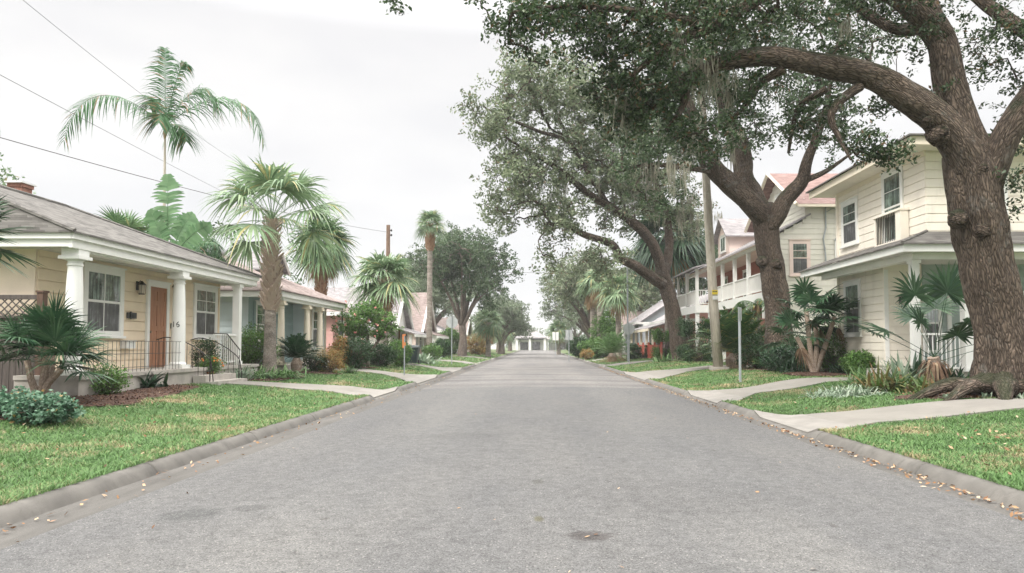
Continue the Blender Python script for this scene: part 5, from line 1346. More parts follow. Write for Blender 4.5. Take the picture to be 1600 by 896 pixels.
blobs = [blob(1080, 120, 30, 110*K2, 3, 90*K2, 110), blob(1190, 90, 32, 130*K2, 3, 90*K2, 110), blob(1290, 120, 30.5, 80*K2, 2.4, 80*K2, 60), blob(1250, 190, 31, 70*K2, 2, 45*K2, 36), blob(1310, 215, 30, 45*K2, 1.2, 30*K2, 12),
 blob(1080, 215, 30, 80*K2, 2, 40*K2, 40), blob(1000, 240, 28.7, 60*K2, 1.8, 40*K2, 36), blob(1160, 210, 33, 50*K2, 2, 45*K2, 20), blob(1180, -30, 32, 220*K2, 5, 110*K2, 90), blob(1380, 60, 31, 80*K2, 3, 90*K2, 24), blob(1030, 310, 29.5, 40*K2, 1, 30*K2, 10)]
oak('live_oak', 'forked oak with thick V-shaped trunk standing behind the wooden utility pole', 'live oaks along the street', limbs, blobs, 'oak_leaf_mid', 'oak_bark', 8, 58, .165, .68, .015, ns=18, amp=.12,
    moss=[(at(1130, 225, 31), 60, 1.8, (.9, .6, .3)), (at(1075, 200, 30), 60, 2.2, (.8, .6, .3)), (at(1020, 260, 29), 60, 2.0, (.8, .6, .2)), (at(1180, 130, 32), 60, 1.5, (1.2, .8, .4))],
    knots=[(at(1189, 408, 31.55), .16, (-.7, -1, 0)), (at(1216, 412, 31.38), .16, (.2, -1, 0))])
# third oak
K3 = 50/1120
limbs = [
 (L_((1066, 571, 50), (1058, 520, 50), (1050, 480, 50), (1038, 440, 50), (1033, 415, 50)), [.80, .58, .52, .52, .46]),
 (L_((1040, 448, 50), (1010, 428, 49), (985, 412, 48), (968, 402, 47.5), (955, 382, 47), (915, 368, 46), (880, 352, 45), (850, 350, 44.5)), [.42, .36, .32, .30, .26, .22, .15, .08]),
 (L_((1036, 430, 50), (1025, 395, 49.5), (1010, 368, 49), (985, 345, 48.5), (950, 322, 48), (915, 300, 47), (880, 270, 46), (840, 245, 45), (790, 215, 44)), [.40, .38, .36, .33, .28, .22, .18, .12, .07]),
 (L_((1038, 430, 50), (1045, 385, 50.5), (1040, 330, 51), (1020, 270, 51), (1000, 200, 51), (975, 150, 50)), [.36, .3, .26, .22, .15, .08]),
 (L_((950, 322, 48), (925, 280, 48), (900, 240, 48), (880, 200, 48), (860, 160, 47)), [.2, .16, .13, .1, .06]),
 (L_((930, 290, 47), (890, 225, 46), (840, 205, 45), (800, 188, 44), (760, 170, 43.5)), [.14, .12, .11, .08, .05]),
]
blobs = [blob(900, 160, 47, 110*K3, 4, 70*K3, 150), blob(830, 130, 45, 75*K3, 3, 45*K3, 70), blob(770, 190, 44, 52*K3, 2.2, 40*K3, 48), blob(820, 270, 45, 60*K3, 3, 50*K3, 85), blob(790, 330, 44.5, 32*K3, 2, 30*K3, 26),
 blob(920, 255, 47, 90*K3, 3.5, 60*K3, 120), blob(870, 340, 45.5, 50*K3, 2.5, 38*K3, 50), blob(1010, 260, 50, 90*K3, 4, 70*K3, 110), blob(1000, 180, 50, 90*K3, 4, 60*K3, 80), blob(1060, 330, 51, 50*K3, 2, 50*K3, 36), blob(940, 410, 46.5, 40*K3, 1.6, 36*K3, 26),
 blob(860, 405, 45, 22*K3, 1.2, 18*K3, 8), blob(970, 330, 48.5, 60*K3, 2, 40*K3, 40)]
oak('live_oak', 'leaning oak with grey-green crown hung with moss, reaching over the street', 'live oaks along the street', limbs, blobs, 'oak_leaf_grey', 'oak_bark', 12, 78, .22, .95, .018, ns=16, amp=.1,
    moss=[(at(985, 270, 50), 120, 4.2, (.8, .8, .4)), (at(1000, 290, 49), 60, 3.2, (.5, .5, .4)), (at(1045, 305, 50), 80, 2.6, (1.4, .8, .4)), (at(900, 290, 47), 60, 2., (2, 1, .4)), (at(1060, 330, 50), 60, 3., (1.5, .6, .4)), (at(940, 240, 48), 70, 2.4, (3, 1, 1))])

# ---- further oaks and background trees
def gpt(px, Y): x = at(px, 540, Y)[0]; return (x, Y, G(x, Y) if Y < 203 else 0)
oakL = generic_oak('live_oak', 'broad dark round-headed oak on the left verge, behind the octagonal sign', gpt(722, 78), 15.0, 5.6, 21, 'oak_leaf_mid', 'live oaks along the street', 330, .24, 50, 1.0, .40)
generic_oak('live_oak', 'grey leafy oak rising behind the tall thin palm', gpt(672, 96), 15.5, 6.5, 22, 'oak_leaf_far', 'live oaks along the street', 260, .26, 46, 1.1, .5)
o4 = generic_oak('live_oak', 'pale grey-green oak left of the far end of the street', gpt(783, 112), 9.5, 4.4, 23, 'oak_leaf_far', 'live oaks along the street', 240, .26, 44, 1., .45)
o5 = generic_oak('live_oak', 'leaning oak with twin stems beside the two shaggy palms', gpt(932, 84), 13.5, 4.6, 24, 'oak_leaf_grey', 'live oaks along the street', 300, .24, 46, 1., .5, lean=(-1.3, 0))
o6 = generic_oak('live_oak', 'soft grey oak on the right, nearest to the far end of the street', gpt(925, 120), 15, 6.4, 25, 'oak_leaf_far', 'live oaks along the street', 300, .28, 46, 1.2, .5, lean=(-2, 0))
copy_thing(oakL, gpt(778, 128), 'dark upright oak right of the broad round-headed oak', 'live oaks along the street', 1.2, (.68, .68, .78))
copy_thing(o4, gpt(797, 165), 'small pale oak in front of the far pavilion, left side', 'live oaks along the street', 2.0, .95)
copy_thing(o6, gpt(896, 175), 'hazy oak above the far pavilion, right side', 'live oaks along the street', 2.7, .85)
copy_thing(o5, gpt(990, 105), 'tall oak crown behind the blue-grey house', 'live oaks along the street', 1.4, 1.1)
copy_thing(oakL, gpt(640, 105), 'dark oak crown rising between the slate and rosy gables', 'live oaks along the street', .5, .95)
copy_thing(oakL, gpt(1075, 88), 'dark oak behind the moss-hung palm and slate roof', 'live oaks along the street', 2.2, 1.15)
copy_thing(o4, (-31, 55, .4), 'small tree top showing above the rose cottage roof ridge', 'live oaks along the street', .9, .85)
# far tree line: one mass closing the horizon
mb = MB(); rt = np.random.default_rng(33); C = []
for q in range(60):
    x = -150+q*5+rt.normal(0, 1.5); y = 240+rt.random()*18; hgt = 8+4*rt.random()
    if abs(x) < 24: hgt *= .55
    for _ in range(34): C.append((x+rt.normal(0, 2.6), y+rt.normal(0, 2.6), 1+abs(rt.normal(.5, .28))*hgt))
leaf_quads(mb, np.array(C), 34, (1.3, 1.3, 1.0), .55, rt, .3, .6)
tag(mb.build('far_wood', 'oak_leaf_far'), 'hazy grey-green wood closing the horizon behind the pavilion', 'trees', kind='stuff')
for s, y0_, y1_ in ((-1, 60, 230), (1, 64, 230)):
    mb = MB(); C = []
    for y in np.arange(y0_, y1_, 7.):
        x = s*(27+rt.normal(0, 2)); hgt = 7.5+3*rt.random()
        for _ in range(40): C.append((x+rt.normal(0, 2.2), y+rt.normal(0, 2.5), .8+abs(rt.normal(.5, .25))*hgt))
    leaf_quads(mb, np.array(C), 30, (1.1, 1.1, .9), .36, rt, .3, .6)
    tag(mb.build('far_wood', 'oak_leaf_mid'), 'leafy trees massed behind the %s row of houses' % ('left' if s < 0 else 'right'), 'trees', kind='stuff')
generic_oak('shade_tree', 'pale leafy tree behind the chimney of the cream bungalow', (-24, 30, .3), 7.4, 3.0, 26, 'fan_frond_pale', None, 150, .16, 40, .75, .3, low=.5)

# ================================================================== palms
p1 = at(425, 350, 26); g1 = G(-9.6, 26)
sabal('nearest cabbage palm with criss-cross bark, in front of the blue cottage', (p1[0], 26, g1), 5.65, 2.45, 21, 31, .215, (.42, 1.0), 'palm_boot', 'fan_frond_pale', 0, plen=1.35, elr=(-.25, 1.4), nseg=34)
p3 = at(600, 440, 41); sabal('stout cabbage palm on the left verge, left of the wheeled bin', (p3[0], 41, G(p3[0], 41)), p3[2]-.3, 2.5, 26, 32, .30, (.42, 1.), 'palm_boot', 'fan_frond_pale', 3, elr=(-.3, 1.35))
p2 = at(503, 380, 50); sabal('cabbage palm with brown skirt behind the blue cottage dormer', (p2[0], 50, .4), p2[2]-.5, 2.9, 32, 33, .30, (.55, 1.), 'palm_boot_red', 'fan_frond', 14, elr=(-.6, 1.3))
p4 = at(672, 352, 60); sabal('very tall thin palm with reddish upper trunk on the left', (p4[0], 60, G(p4[0], 60)), p4[2]-.3, 1.75, 24, 34, .24, (.80, 1.), 'palm_boot_red', 'fan_frond_pale', 0, elr=(-.4, 1.35), boot_r=1.6)
pm = at(1028, 372, 58); sabal('moss-shaded palm with drooping fronds behind the leaning oak', (at(1045, 560, 58)[0], 58, .4), pm[2]-.2, 4.2, 34, 35, .32, (.7, 1.), 'palm_boot', 'fan_frond_dark', 10, elr=(-.8, 1.3))
p5_ = at(966, 455, 66); sm = sabal('small round-headed palm between the blue-grey house and the octagonal sign', (p5_[0], 66, G(p5_[0], 66)), p5_[2]-.4, 2.6, 28, 36, .26, (.85, 1.), 'palm_boot', 'fan_frond_pale', 6, elr=(-.5, 1.35), simple=True)
p6 = at(918, 445, 76); shg = sabal('shaggy palm with long brown skirt, left one of the pair', (p6[0]+.6, 76, G(p6[0], 76)), p6[2]-.3, 2.4, 22, 37, .36, (.85, 1.), 'palm_boot', 'fan_frond_pale', 30, elr=(-.2, 1.3), simple=True)
copy_thing(shg, (at(938, 540, 74)[0], 74, .35), 'shaggy palm with long brown skirt, right one of the pair', None, 1.9, 1.02)
p7 = at(763, 500, 84); y7 = sabal('yellowish stocky palm on the left verge near the far end', (p7[0], 84, G(p7[0], 84)), 4.0, 2.5, 30, 38, .3, (.5, 1.), 'palm_boot', 'fan_frond_pale', 6, elr=(-.7, 1.3), simple=True)
copy_thing(y7, gpt(873, 118), 'yellowish palm behind the narrow grey sign on the right', None, 1., 1.)
copy_thing(y7, gpt(786, 122), 'small palm near the far end on the left', None, 2.2, .95)
# tall feather palms behind the bungalow
pf = at(258, 198, 28)
feather_palm('tall feather palm with four long arching fronds and slender pale trunk against the sky', (pf[0], 28, .4), pf[2]-.4, 4.1, 8, seed=41, r=.06, spec=[(3.14, .74, 7.2, 1.0), (-.02, .70, 6.9, 1.0), (2.8, 1.25, 3.4, .9), (.2, 1.1, 5.4, .98), (2.2, 1.45, 4.2, .28), (.1, 1.40, 4.9, .62), (1.4, .6, 2.0, .9), (4.9, .9, 1.6, 1.1)], ll=1.05, fr_n=64, trunkmat='pole_wood')
pg = at(-95, 165, 27); feather_palm('feather palm at the left picture edge with only its frond tips in view', (pg[0], 27, .4), pg[2]-.4, 2.7, 8, seed=42, r=.12, ll=.7, els=[.5, .6, .8])
# banana-like clump and fan palm behind the roof
pb = at(262, 400, 24.5)
h = thing('banana_plant', (pb[0], 24.5, .35), 'pale green banana plant with broad upright leaves behind the bungalow roof', 'plant')
m = MB(); m.tube([(pb[0], 24.5, .2), (pb[0], 24.5, 2.5), (pb[0]-.02, 24.5, pb[2]-.2)], [.16, .13, .09], 10); m.build('stem', 'palm_bark', h)
m = MB(); rb = np.random.default_rng(50)
for (tx, ty, w_, bend) in ((262, 275, .62, .15), (235, 330, .5, -.2), (300, 335, .5, .3), (330, 350, .4, .6), (215, 370, .35, -.5)):
    e_ = at(tx, ty, 24.5+rb.normal(0, .4)); s_ = np.array([pb[0], 24.5, pb[2]-.3]); t = np.linspace(0, 1, 30)[:, None]
    P = s_+(e_-s_)*t+np.array([0, 0, .25])*np.sin(t*math.pi)
    kk = rb.random(30) > .07
    T = unit(np.gradient(P, axis=0)); S = unit(np.cross(T, [0, -1., 0])+rb.normal(0, .1, 3)); m.tube(P[::3], np.linspace(.025, .006, 10), 4)
    for s_s in (-1, 1):
        Dd = unit(S*s_s+T*.45+rb.normal(0, .05, P.shape)); Lw = w_*np.interp(t[:, 0], [0, .22, .35, .75, 1], [0, .05, .9, 1, .25])
        strips(m, P[kk], Dd[kk], (Lw*(.8+.35*rb.random(len(Lw)))+.01)[kk], .10, T[kk], .3, k=4, prof=np.array([1.2, 1.1, .9, .15]))
m.build('leaves', 'banana_leaf', h)
h = thing('fan_palm', (at(205, 400, 25)[0], 25, .35), 'blue-green fan palm just showing over the bungalow ridge, left of the banana plant', 'palm tree')
m = MB(); c = at(200, 375, 25); m.tube([(c[0], 25, .2), tuple(c-[0, 0, .2])], [.14, .12], 10); m.build('trunk', 'palm_bark', h)
m = MB()
for az, el in ((3.3, .55), (2.2, 1.1), (.2, .6), (.9, .25), (4.4, .9), (5.3, .6), (3., .1)): fan_frond(m, c, az, el, .75, .85, rb, 30, 2.2, .1, tipdrop=.1)
m.build('crown', 'fan_frond', h)
pk = at(335, 385, 27.2)
feather_palm('low feather palm with arching fronds between the bungalow roof and the near cabbage palm', (at(300, 400, 27.2)[0], 27.2, .35), at(300, 395, 27.2)[2]-.35, 2.1, 9, seed=43, r=.12, azs=[-.1, .35, 3.0, 1.5, 5.4, 2.3, .7, 4.1, 6.0], els=[.75, .25, .7, 1.2, .6, 1.1, 1.0, .8, .5], ll=.55, fr_n=36)
# frond fan poking in at the left edge
fan_shrub('dark fan palm mostly beyond the left edge, fronds overlapping the bungalow roof end', (at(-75, 600, 11.5)[0], 11.5, .35), [(0, 0, 2.9)], 'fan_frond_dark', 44, 'fan_palm', None, .62, 16, .55, 24, 0, elr=(-.5, 1.2), stemr=.1)

# ================================================================== left garden
def gl(x, y): return (x, y, G(x, y)+.02)
def gp(px, Y): x = at(px, 540, Y)[0]; return gl(x, Y)
fan_shrub('big dark green clumping fan palm in front of the lattice fence', gp(66, 14.0), [(-.35, .1, .75), (.1, 0, 1.05), (.45, -.1, .6), (0, .3, .9)], 'fan_frond_dark', 51, 'fan_palm', None, .78, 9, .5, 24, 0, elr=(-.1, 1.45), spread=1.5, droop=.25, tip=.5, stemr=.06, wd=.045)
for q, (px, Y, r_) in enumerate(((28, 11.4, .62), (72, 11.1, .48))):
    shrub('low bluish-green ground cover mound nearest the camera, ' + ('touching the left picture edge' if q == 0 else 'at the lawn side of the bed'), gp(px, Y), (r_, .5, .19), 150, 22, .065, 'ground_leaf', 52+q, 'ground_cover', 'low ground cover in the left bed', .1, aspect=.7, cat='plant')
shrub('small rounded green shrub beneath the bungalow front window', gp(170, 15.8), (.42, .4, .33), 120, 18, .06, 'shrub_leaf', 54, 'shrub')
strap('dark strappy plant beside the bungalow steps', gp(236, 17.6), 46, .75, .10, 55, 'strap_leaf_dark', 'cast_iron_plant', (.35, 1.3), .45, .14)
h = shrub('bushy potted climber against the iron porch railing', (at(322, 540, 21.5)[0], 21.5, .5), (.38, .35, .62), 150, 18, .06, 'shrub_leaf_dark', 56, 'climber')
def pot(label, loc, r, hh):
    h = thing('plant_pot', loc, label, 'pot'); m = MB(); m.lathe(loc, [(r*.7, 0), (r*.95, hh*.85), (r*1.08, hh*.86), (r*1.08, hh), (r*.9, hh), (r*.85, hh*.9)], 18); m.build('pot_wall', 'terracotta', h)
pot('terracotta pot holding the orange-flowered plant beside the porch steps', gp(328, 21.0), .17, .26)
shrub('orange-flowered bushy plant growing in the terracotta pot', (at(330, 540, 21.0)[0], 21.0, G(-9.5, 21)+.18), (.33, .3, .26), 110, 18, .05, 'shrub_leaf', 57, 'flowering_plant', flowers=(14, 'orange_petal', .06))
strap('pale strappy lily clump by the white picket railing', gp(374, 22.9), 120, .95, .04, 58, 'liriope_leaf', 'strap_lily', (.5, 1.4), .55, .16, 'strap lilies in the left beds')
strap('arching green lily clump at the foot of the near cabbage palm, left side', gp(408, 23.7), 170, .92, .042, 59, 'strap_leaf', 'strap_lily', (.3, 1.3), .75, .2, 'strap lilies in the left beds')
strap('arching green lily clump at the foot of the near cabbage palm, right side', gp(445, 24.4), 180, .95, .042, 60, 'strap_leaf', 'strap_lily', (.3, 1.3), .75, .22, 'strap lilies in the left beds')
shrub('rounded green gardenia hedge with white blooms between the two left houses', gp(393, 26.9), (1.0, .8, .88), 340, 26, .075, 'shrub_leaf', 61, 'gardenia_bush', flowers=(30, 'white_petal', .07), crad=.2)
sago('dark spiky sago palm in front of the blue cottage window', gp(464, 28.0), 1.3, 54, 62, leaf='strap_leaf_dark', trunk=.55)
shrub('green shrub with tiny white flowers left of the orange bush', gp(492, 29.0), (.55, .5, .38), 140, 22, .06, 'shrub_leaf_dark', 63, 'shrub', flowers=(16, 'white_petal', .05))
shrub('orange-bronze leafy bush in front of the blue cottage', gp(515, 29.2), (.62, .55, .48), 190, 24, .05, 'croton_leaf', 64, 'croton_bush')
strap('pale green spiky plant right of the orange-bronze bush', gp(545, 30.5), 60, .62, .04, 65, 'strap_leaf', 'strap_lily', (.4, 1.4), .5, .1, 'strap lilies in the left beds')
# flowering small tree
b = np.array(gp(575, 36.5)); cT = at(572, 497, 36.5)
oak('flowering_tree', 'small bushy tree dotted with pink flowers beside the blue cottage', None, [([tuple(b), tuple(b+[-.1, 0, .8]), tuple(b+[0, 0, 1.6])], [.12, .1, .07]), ([tuple(b+[0, 0, .6]), tuple(b+[.7, 0, 1.6]), tuple(b+[1., 0, 2.2])], [.07, .05, .03])],
    [(cT, (1.6, 1.3, 1.05), 120), (cT+[-.8, 0, -.7], (.8, .8, .6), 40), (cT+[.9, 0, -.5], (.7, .8, .6), 30)], 'shrub_leaf', 'oak_bark_far', 66, 60, .11, .34, .01, ns=8)
m = MB(); rr_ = np.random.default_rng(67); P = cT+unit(rr_.normal(0, 1, (18, 3))+[0, -.5, 0])*[1.7, 1.4, 1.15]; leaf_quads(m, P, 6, .06, .10, rr_, .2, .8)
_o = [o for o in COL.objects if o.name == 'flowering_tree'][0]; m.build('flowers', 'pink_petal', _o)
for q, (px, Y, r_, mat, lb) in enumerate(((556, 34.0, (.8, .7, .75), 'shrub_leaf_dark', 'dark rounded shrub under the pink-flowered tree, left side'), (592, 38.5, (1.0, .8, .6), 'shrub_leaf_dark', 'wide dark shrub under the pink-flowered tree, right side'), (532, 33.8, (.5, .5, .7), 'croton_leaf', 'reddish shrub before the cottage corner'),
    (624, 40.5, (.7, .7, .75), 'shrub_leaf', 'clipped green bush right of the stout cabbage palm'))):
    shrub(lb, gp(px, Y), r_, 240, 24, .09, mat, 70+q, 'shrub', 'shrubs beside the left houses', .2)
strap('dark broad-leaved plant left of the wheeled bin', gp(634, 46), 60, 1.1, .14, 75, 'strap_leaf_dark', 'cast_iron_plant', (.4, 1.4), .4, .3)
strap('yellow-green variegated plant right of the wheeled bin', gp(661, 48), 90, 1.3, .12, 76, 'liriope_leaf', 'variegated_plant', (.4, 1.4), .5, .35)
# wheeled bin
def bin_(px, Y):
    x = at(px, 540, Y)[0]; z = G(x, Y)+.02; h = thing('wheeled_bin', (x, Y, z), 'dark green wheeled bin standing on the left verge', 'bin')
    m = MB(); a, b_ = .36, .46
    m.hexa([(x-a, Y-.35, z+.08), (x+a, Y-.35, z+.08), (x+a, Y+.3, z+.08), (x-a, Y+.3, z+.08), (x-b_, Y-.42, z+1.0), (x+b_, Y-.42, z+1.0), (x+b_, Y+.42, z+1.0), (x-b_, Y+.42, z+1.0)])
    m.box(x-.49, x+.49, Y-.45, Y+.45, z+.97, z+1.02); m.build('body', 'bin_plastic', h)
    m = MB(); m.hexa([(x-.5, Y-.48, z+1.03), (x+.5, Y-.48, z+1.03), (x+.5, Y+.48, z+1.05), (x-.5, Y+.48, z+1.05), (x-.4, Y-.35, z+1.12), (x+.4, Y-.35, z+1.12), (x+.44, Y+.46, z+1.15), (x-.44, Y+.46, z+1.15)]); m.bar((x-.42, Y+.5, z+1.05), (x+.42, Y+.5, z+1.05), .02); m.build('lid', 'bin_plastic', h)
    for s in (-1, 1): m = MB(); m.tube([(x+s*.36, Y+.34, z+.13), (x+s*.44, Y+.34, z+.13)], [.13, .13], 14); m.build('wheel', 'rubber', h)
bin_(643, 44)
# signs and posts
def post_sign(name, label, px, Y, hgt, panel, cat='sign', mat='steel', r=.03, pmat='sign_back', face_cam=True, pz=None):
    x = at(px, 540, Y)[0]; z = G(x, Y); h = thing(name, (x, Y, z), label, cat)
    m = MB(); m.tube([(x, Y, z-.1), (x, Y, z+hgt)], [r, r], 6); m.build('pole', mat, h)
    if panel:
        kind, w_, hh = panel; m = MB(); zc = (pz if pz else hgt-hh/2)+z
        if kind == 'oct':
            V = [(x+w_/2/math.cos(math.pi/8)*math.cos(math.pi/8+q*math.pi/4), Y+dy, zc+w_/2/math.cos(math.pi/8)*math.sin(math.pi/8+q*math.pi/4)) for dy in (.035, .04) for q in range(8)]
            m.add(V, [tuple(range(7, -1, -1)), tuple(range(8, 16))]+[(q, (q+1) % 8, 8+(q+1) % 8, 8+q) for q in range(8)])
            m.box(x-.02, x+.02, Y+.02, Y+.035, zc-.3, zc+.3)
        elif kind == 'rect': m.box(x-w_/2, x+w_/2, Y+.032, Y+.04, zc-hh/2, zc+hh/2)
        elif kind == 'edge': m.hexa([(x-.10, Y-.2, zc-hh/2), (x+.14, Y+.22, zc-hh/2), (x+.135, Y+.226, zc-hh/2), (x-.105, Y-.194, zc-hh/2)]+[(x-.10, Y-.2, zc+hh/2), (x+.14, Y+.22, zc+hh/2), (x+.135, Y+.226, zc+hh/2), (x-.105, Y-.194, zc+hh/2)])
        m.build('sign_panel', pmat, h)
    return h
post_sign('sign_post', 'slim grey post with edge-on sign on the right verge near the wooden pole', 1156, 24.5, 2.55, ('edge', .4, .45), r=.045)
post_sign('street_sign', 'grey back of the octagonal sign on the left verge', 706, 50, 3.35, ('oct', .80, .80), r=.035)
post_sign('street_sign', 'grey back of the octagonal sign on the right verge by the small palm', 983, 50, 2.9, ('oct', .78, .78), r=.035, pz=2.45)
h = post_sign('marker_post', 'white marker post with orange top on the left verge', 632, 31.5, 1.75, None, 'post', 'steel', .028)
x, y, z = h.location; m = MB(); m.box(x-.09, x-.02, y-.03, y+.03, z+1.2, z+1.8); m.box(x-.09, x+.06, y-.035, y-.03, z+1.74, z+1.8); m.box(x-.02, x+.05, y-.03, y+.03, z+1.3, z+1.45); m.build('orange_cap', 'orange_paint', h)
post_sign('street_sign', 'narrow pale sign facing away on the right, before the clipped round bush', 889, 66, 2.9, ('rect', .62, .95), r=.035)
post_sign('street_sign', 'white sign by the yellowish palm on the right', 868, 104, 3.4, ('rect', .9, 1.2), r=.04, pmat='white_plastic')
post_sign('lamp_pole', 'tall thin grey pole behind the octagonal sign on the right', 981, 55, 8.0, None, 'pole', 'steel', .06)
# utility poles
x = at(1123, 540, 33)[0]; h = thing('utility_pole', (x, 33, .3), 'tall leaning wooden utility pole with yellow tag and concrete foot, right verge', 'pole')
tp = at(1096, 130, 33); m = MB(); P = [(x, 33, .1), tuple(at(1115, 480, 33)), tuple(at(1104, 290, 33)), tuple(tp), tuple(at(1088, 40, 33))]; m.tube(P, [.235, .22, .18, .16, .14], 16, .02, 1); m.build('shaft', 'pole_wood', h, smooth=True)
m = MB(); m.box(x-.38, x+.38, 32.65, 33.35, .15, .52); m.build('foot_block', 'porch_slab', h)
c = at(1117, 457, 32.74); m = MB(); m.box(c[0]-.13, c[0]+.13, 32.715, 32.735, c[2]-.1, c[2]+.1); o_ = m.build('yellow_tag', 'yellow_paint', h)
m = MB()
for dx in (-.08, .0, .07): m.box(c[0]+dx-.025, c[0]+dx+.02, 32.70, 32.713, c[2]+.01, c[2]+.06)
m.build('tag_marks', 'black_plastic', o_)
m = MB(); m.box(c[0]-.11, c[0]+.12, 32.715, 32.735, c[2]-.34, c[2]-.16); m.build('white_tag', 'white_plastic', h)
x0_ = at(605, 540, 60)[0]; zt_ = at(605, 352, 60)[2]
h = thing('utility_pole', (x0_, 60, .3), 'brown wooden utility pole topping out behind the stout cabbage palm', 'pole')
m = MB(); m.tube([(x0_, 60, .1), (x0_, 60, zt_)], [.22, .16], 10); m.build('shaft', 'pole_brown', h)
for dz in (.55, .95): m = MB(); m.lathe((x0_+.26, 60, zt_-dz), [(.03, 0), (.08, .05), (.08, .14), (.03, .2)], 8); m.bar((x0_, 60, zt_-dz+.1), (x0_+.26, 60, zt_-dz+.1), .02); m.build('insulator', 'iron', h)
def wire(name, label, a, b, sag, r=.012):
    a = np.array(a); b = np.array(b); t = np.linspace(0, 1, 40)[:, None]; P = a+(b-a)*t-np.array([0, 0, 1.])*sag*4*t*(1-t); m = MB(); m.tube(P, [r]*40, 5); tag(m.build(name, 'iron', org=tuple(a)), label, 'cable')
wire('overhead_wire', 'lower overhead wire sloping down across the left sky to the brown pole', (x0_, 60, zt_-.6), (-17.2, 15, 7.6), .45, .013)
wire('overhead_wire', 'middle overhead wire crossing the left picture edge behind the feather palm', tuple(at(420, 335, 60)), at(-60, 85, 20), .1, .009)
wire('overhead_wire', 'uppermost thin overhead wire starting at the top left of the sky', tuple(at(425, 285, 60)), at(-40, -62, 20), .5, .008)
wire('overhead_wire', 'far wire crossing the street high above the pavement', (-12, 100, 11.9), (14, 100, 11.7), .15, .02)

# ================================================================== right garden
fan_shrub('tall green fan palm with bare leaning stems at the corner of the ivory house', gp(1272, 27), [(-.65, 0, 1.35), (.1, .1, 2.0), (.75, -.1, 2.1), (-.2, .2, 2.4)], 'fan_frond_dark', 81, 'fan_palm', None, .85, 8, .75, 18, 1, elr=(-.5, 1.3), droop=.25, tip=.3, stemr=.09)
fan_shrub('spiky fan palm with shaggy brown base in front of the ivory house porch', gp(1458, 18.6), [(0, 0, .75), (.12, .1, .6)], 'fan_frond_dark', 82, 'fan_palm', None, .85, 6, 1.6, 22, 0, elr=(.3, 1.5), droop=.15, tip=.3, stemr=.16, skirt=170)
strap('bronze and green bromeliad clump left of the shaggy fan palm', gp(1375, 17.5), 150, 1.15, .06, 83, 'bromeliad_leaf', 'bromeliad', (.4, 1.4), .55, .25, 'bromeliads in the right bed')
strap('smaller bronze bromeliad clump touching the shaggy fan palm', gp(1427, 17.1), 130, .85, .06, 84, 'bromeliad_leaf', 'bromeliad', (.3, 1.4), .6, .25, 'bromeliads in the right bed')
strap('tall dark green spiky clump behind the bromeliads, below the porch rail', gp(1438, 19.8), 60, 1.25, .09, 140, 'strap_leaf_dark', 'cast_iron_plant', (.5, 1.45), .3, .3)
strap('bright green arching clump between the border plants and the ivory wall', gp(1352, 18.8), 90, 1.0, .055, 141, 'strap_leaf', 'strap_lily', (.4, 1.4), .5, .2)
strap('dark green spiky clump between the shaggy palm and the oak trunk', gp(1492, 18.4), 50, .9, .08, 142, 'strap_leaf_dark', 'cast_iron_plant', (.4, 1.4), .4, .15)
strap('upright grey-green spiky plant between the two bromeliad clumps', gp(1405, 18.0), 50, 1.1, .07, 85, 'liriope_leaf', 'agave', (.7, 1.45), .2, .1)
for q, (px, Y) in enumerate(((1305, 17.4), (1335, 17.0))):
    strap('silvery striped low strap plant along the path, %s' % ('far left end of the bed' if q == 0 else 'next to the bromeliads'), gp(px, Y), 260, .50, .034, 86+q, 'liriope_leaf', 'liriope', (.3, 1.3), .8, .3, 'silvery border plants')
strap('broad-leaved green plant at the ivory house porch beside the near oak', gp(1512, 17.3), 22, .5, .12, 88, 'strap_leaf', 'cast_iron_plant', (.4, 1.4), .35, .06)
strap('dark spiky border plant under the ivory house wall', gp(1320, 26.4), 60, .9, .09, 89, 'strap_leaf_dark', 'cast_iron_plant', (.5, 1.4), .35, .2)
shrub('dark green shrub with white blooms against the ivory house corner', gp(1296, 28.4), (.9, .8, .95), 260, 26, .09, 'shrub_leaf', 90, 'gardenia_bush', flowers=(16, 'white_petal', .08), crad=.2)
strap('dark arching strap plant behind the leaning fan palm stems', gp(1240, 28.0), 140, 1.35, .05, 91, 'strap_leaf_dark', 'strap_lily', (.3, 1.4), .55, .3)
sago('huge old sago palm with yellowing lower fronds behind the wooden pole', gp(1150, 34.2), 3.0, 80, 92, trunk=.7, dead=9)
feather_palm('young palm with horizontal green fronds above the big sago', (at(1185, 540, 34)[0], 34, .4), 3.0, 1.9, 6, seed=93, r=.07, azs=[3.1, 3.5, 0.0, 1.2, 4.8, 2.6], els=[.35, .1, .3, .8, .5, .6], ll=.32, fr_n=30, group=None, name='young_palm', leaf='sago_leaf')
shrub('tall clipped dark hedge right of the leaning oak trunk', gp(1088, 47), (1.1, .9, 1.35), 420, 28, .11, 'shrub_leaf_dark', 94, 'hedge', 'clipped hedges on the right', .2, boxy=True)
shrub('clipped green hedge left of the leaning oak trunk', gp(1037, 54), (.8, .8, 1.1), 280, 28, .12, 'shrub_leaf', 95, 'hedge', 'clipped hedges on the right', .22, boxy=True)
shrub('low dark hedge behind the octagonal sign on the right', gp(1004, 60), (1.2, .8, .55), 240, 28, .13, 'shrub_leaf_dark', 96, 'hedge', 'clipped hedges on the right', .22, boxy=True)
shrub('round clipped bush, leftmost on the right verge', gp(907, 78), (1.4, 1.3, 1.15), 300, 28, .15, 'shrub_leaf_dark', 97, 'hedge', 'clipped hedges on the right', .25)
shrub('rounded light green bush under the two shaggy palms', gp(928, 72), (1.6, 1.2, 1.0), 300, 28, .15, 'shrub_leaf', 98, 'hedge', 'clipped hedges on the right', .25)
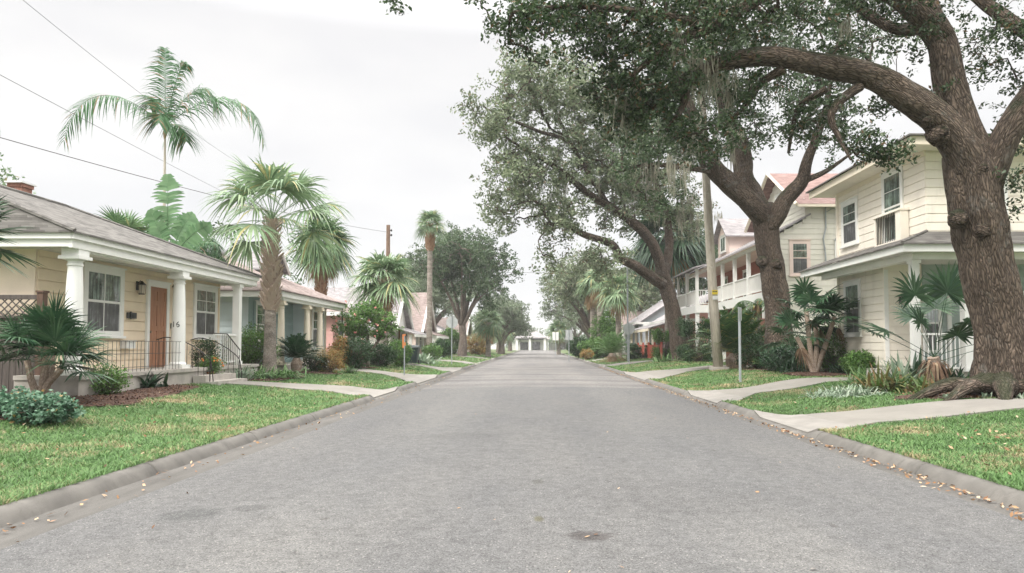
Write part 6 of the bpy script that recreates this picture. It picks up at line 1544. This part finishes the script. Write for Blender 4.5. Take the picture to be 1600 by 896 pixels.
shrub('orange flowering low bush beside the round clipped bush', gp(917, 70), (.7, .6, .5), 120, 24, .1, 'croton_leaf', 99, 'croton_bush')
shrub('tall pale green shrub behind the small round-headed palm', gp(948, 74), (1.7, 1.2, 2.4), 420, 30, .17, 'shrub_leaf', 100, 'shrub', None, .35)
sago('medium sago palm with dry brown lower fronds near the right kerb', gp(957, 58), 2.4, 50, 101, leaf='strap_leaf', trunk=.7, dead=22)
strap('strap lily clump at the foot of the leaning oak', gp(1036, 48.5), 110, 1.0, .06, 102, 'strap_leaf', 'strap_lily', (.4, 1.4), .6, .35)
shrub('small green shrub on the left verge near the far gabled houses', gp(690, 66), (1., .8, .8), 200, 26, .13, 'shrub_leaf_dark', 103, 'shrub', 'shrubs beside the left houses', .22)
shrub('orange-leaved bush right of the broad oak trunk', gp(748, 90), (1.6, 1.2, 1.4), 220, 26, .18, 'croton_leaf', 104, 'croton_bush', None, .3)
shrub('green bush left of the broad oak trunk', gp(704, 84), (1.5, 1.2, 1.5), 260, 26, .18, 'shrub_leaf', 105, 'shrub', 'shrubs beside the left houses', .3)
shrub('light green bush at the slate-roofed gable house porch', gp(676, 58), (.8, .7, .6), 180, 24, .11, 'shrub_leaf', 106, 'shrub', 'shrubs beside the left houses', .2)
for q, (x, y) in enumerate(((9.3, 13.9+1.0), (9.9, 14.7), (11.0, 14.6), (8.6, 15.1))):
    strap('tiny green sprout among the near oak roots, '+('by the foremost root', 'between the two front roots', 'close against the trunk on the right', 'leftmost, at the bed edge')[q], gl(x, y), 12, .22, .05, 110+q, 'liriope_leaf', 'sprout', (.4, 1.4), .4, .05, 'sprouts among the oak roots')
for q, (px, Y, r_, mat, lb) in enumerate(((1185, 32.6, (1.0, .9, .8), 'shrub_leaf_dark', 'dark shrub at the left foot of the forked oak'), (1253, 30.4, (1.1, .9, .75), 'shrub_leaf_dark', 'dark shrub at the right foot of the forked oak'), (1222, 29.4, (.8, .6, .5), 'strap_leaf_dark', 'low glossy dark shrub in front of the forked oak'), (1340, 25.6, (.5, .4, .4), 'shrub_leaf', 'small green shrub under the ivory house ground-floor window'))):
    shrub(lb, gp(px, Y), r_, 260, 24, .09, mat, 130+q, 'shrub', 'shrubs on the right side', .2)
# parked white car far left
def car(px, Y, side):
    x = at(px, 540, Y)[0]; z = .35; h = thing('parked_car', (x, Y, z), 'white car parked in a far driveway on the left', 'car')
    m = MB(); prof = [(-2.1, .35), (-2.1, .8), (-1.5, .95), (-.9, 1.45), (.7, 1.45), (1.4, .95), (2.1, .85), (2.15, .35)]
    n = len(prof); V = [(x+sx*w_, Y+u, z+v) for sx, in ((-1,), (1,)) for (u, v), w_ in zip(prof, (.82, .85, .85, .66, .66, .85, .82, .8))]
    m.add(V, [tuple(range(n)), tuple(range(2*n-1, n-1, -1))]+[(i, n+i, n+(i+1) % n, (i+1) % n) for i in range(n)]); m.build('body', 'car_white', h)
    m = MB(); m.add([(x-.62, Y-.96, z+1.42), (x+.62, Y-.96, z+1.42), (x+.74, Y-1.46, z+1.0), (x-.74, Y-1.46, z+1.0)], [(0, 3, 2, 1)]); m.build('windscreen', 'dark_glass', h)
    for sx in (-1, 1):
        for u in (-1.35, 1.35): m = MB(); m.tube([(x+sx*.66, Y+u, z+.33), (x+sx*.87, Y+u, z+.33)], [.33, .33], 16); m.build('wheel', 'rubber', h)
car(752, 98, -1)

# ================================================================== humid air
hz = bpy.data.materials.new('haze'); hz.use_nodes = True; t = hz.node_tree; t.nodes.clear()
pv = t.nodes.new('ShaderNodeVolumePrincipled'); pv.inputs['Density'].default_value = .0006
pv.inputs['Color'].default_value = (.95, .96, .97, 1); pv.inputs['Anisotropy'].default_value = .1
o = t.nodes.new('ShaderNodeOutputMaterial'); t.links.new(pv.outputs[0], o.inputs['Volume'])
mb = MB(); mb.box(-1510, 1510, -210, 2010, -1.1, 30)
ho = mb.build('haze', hz); tag(ho, kind='stuff')
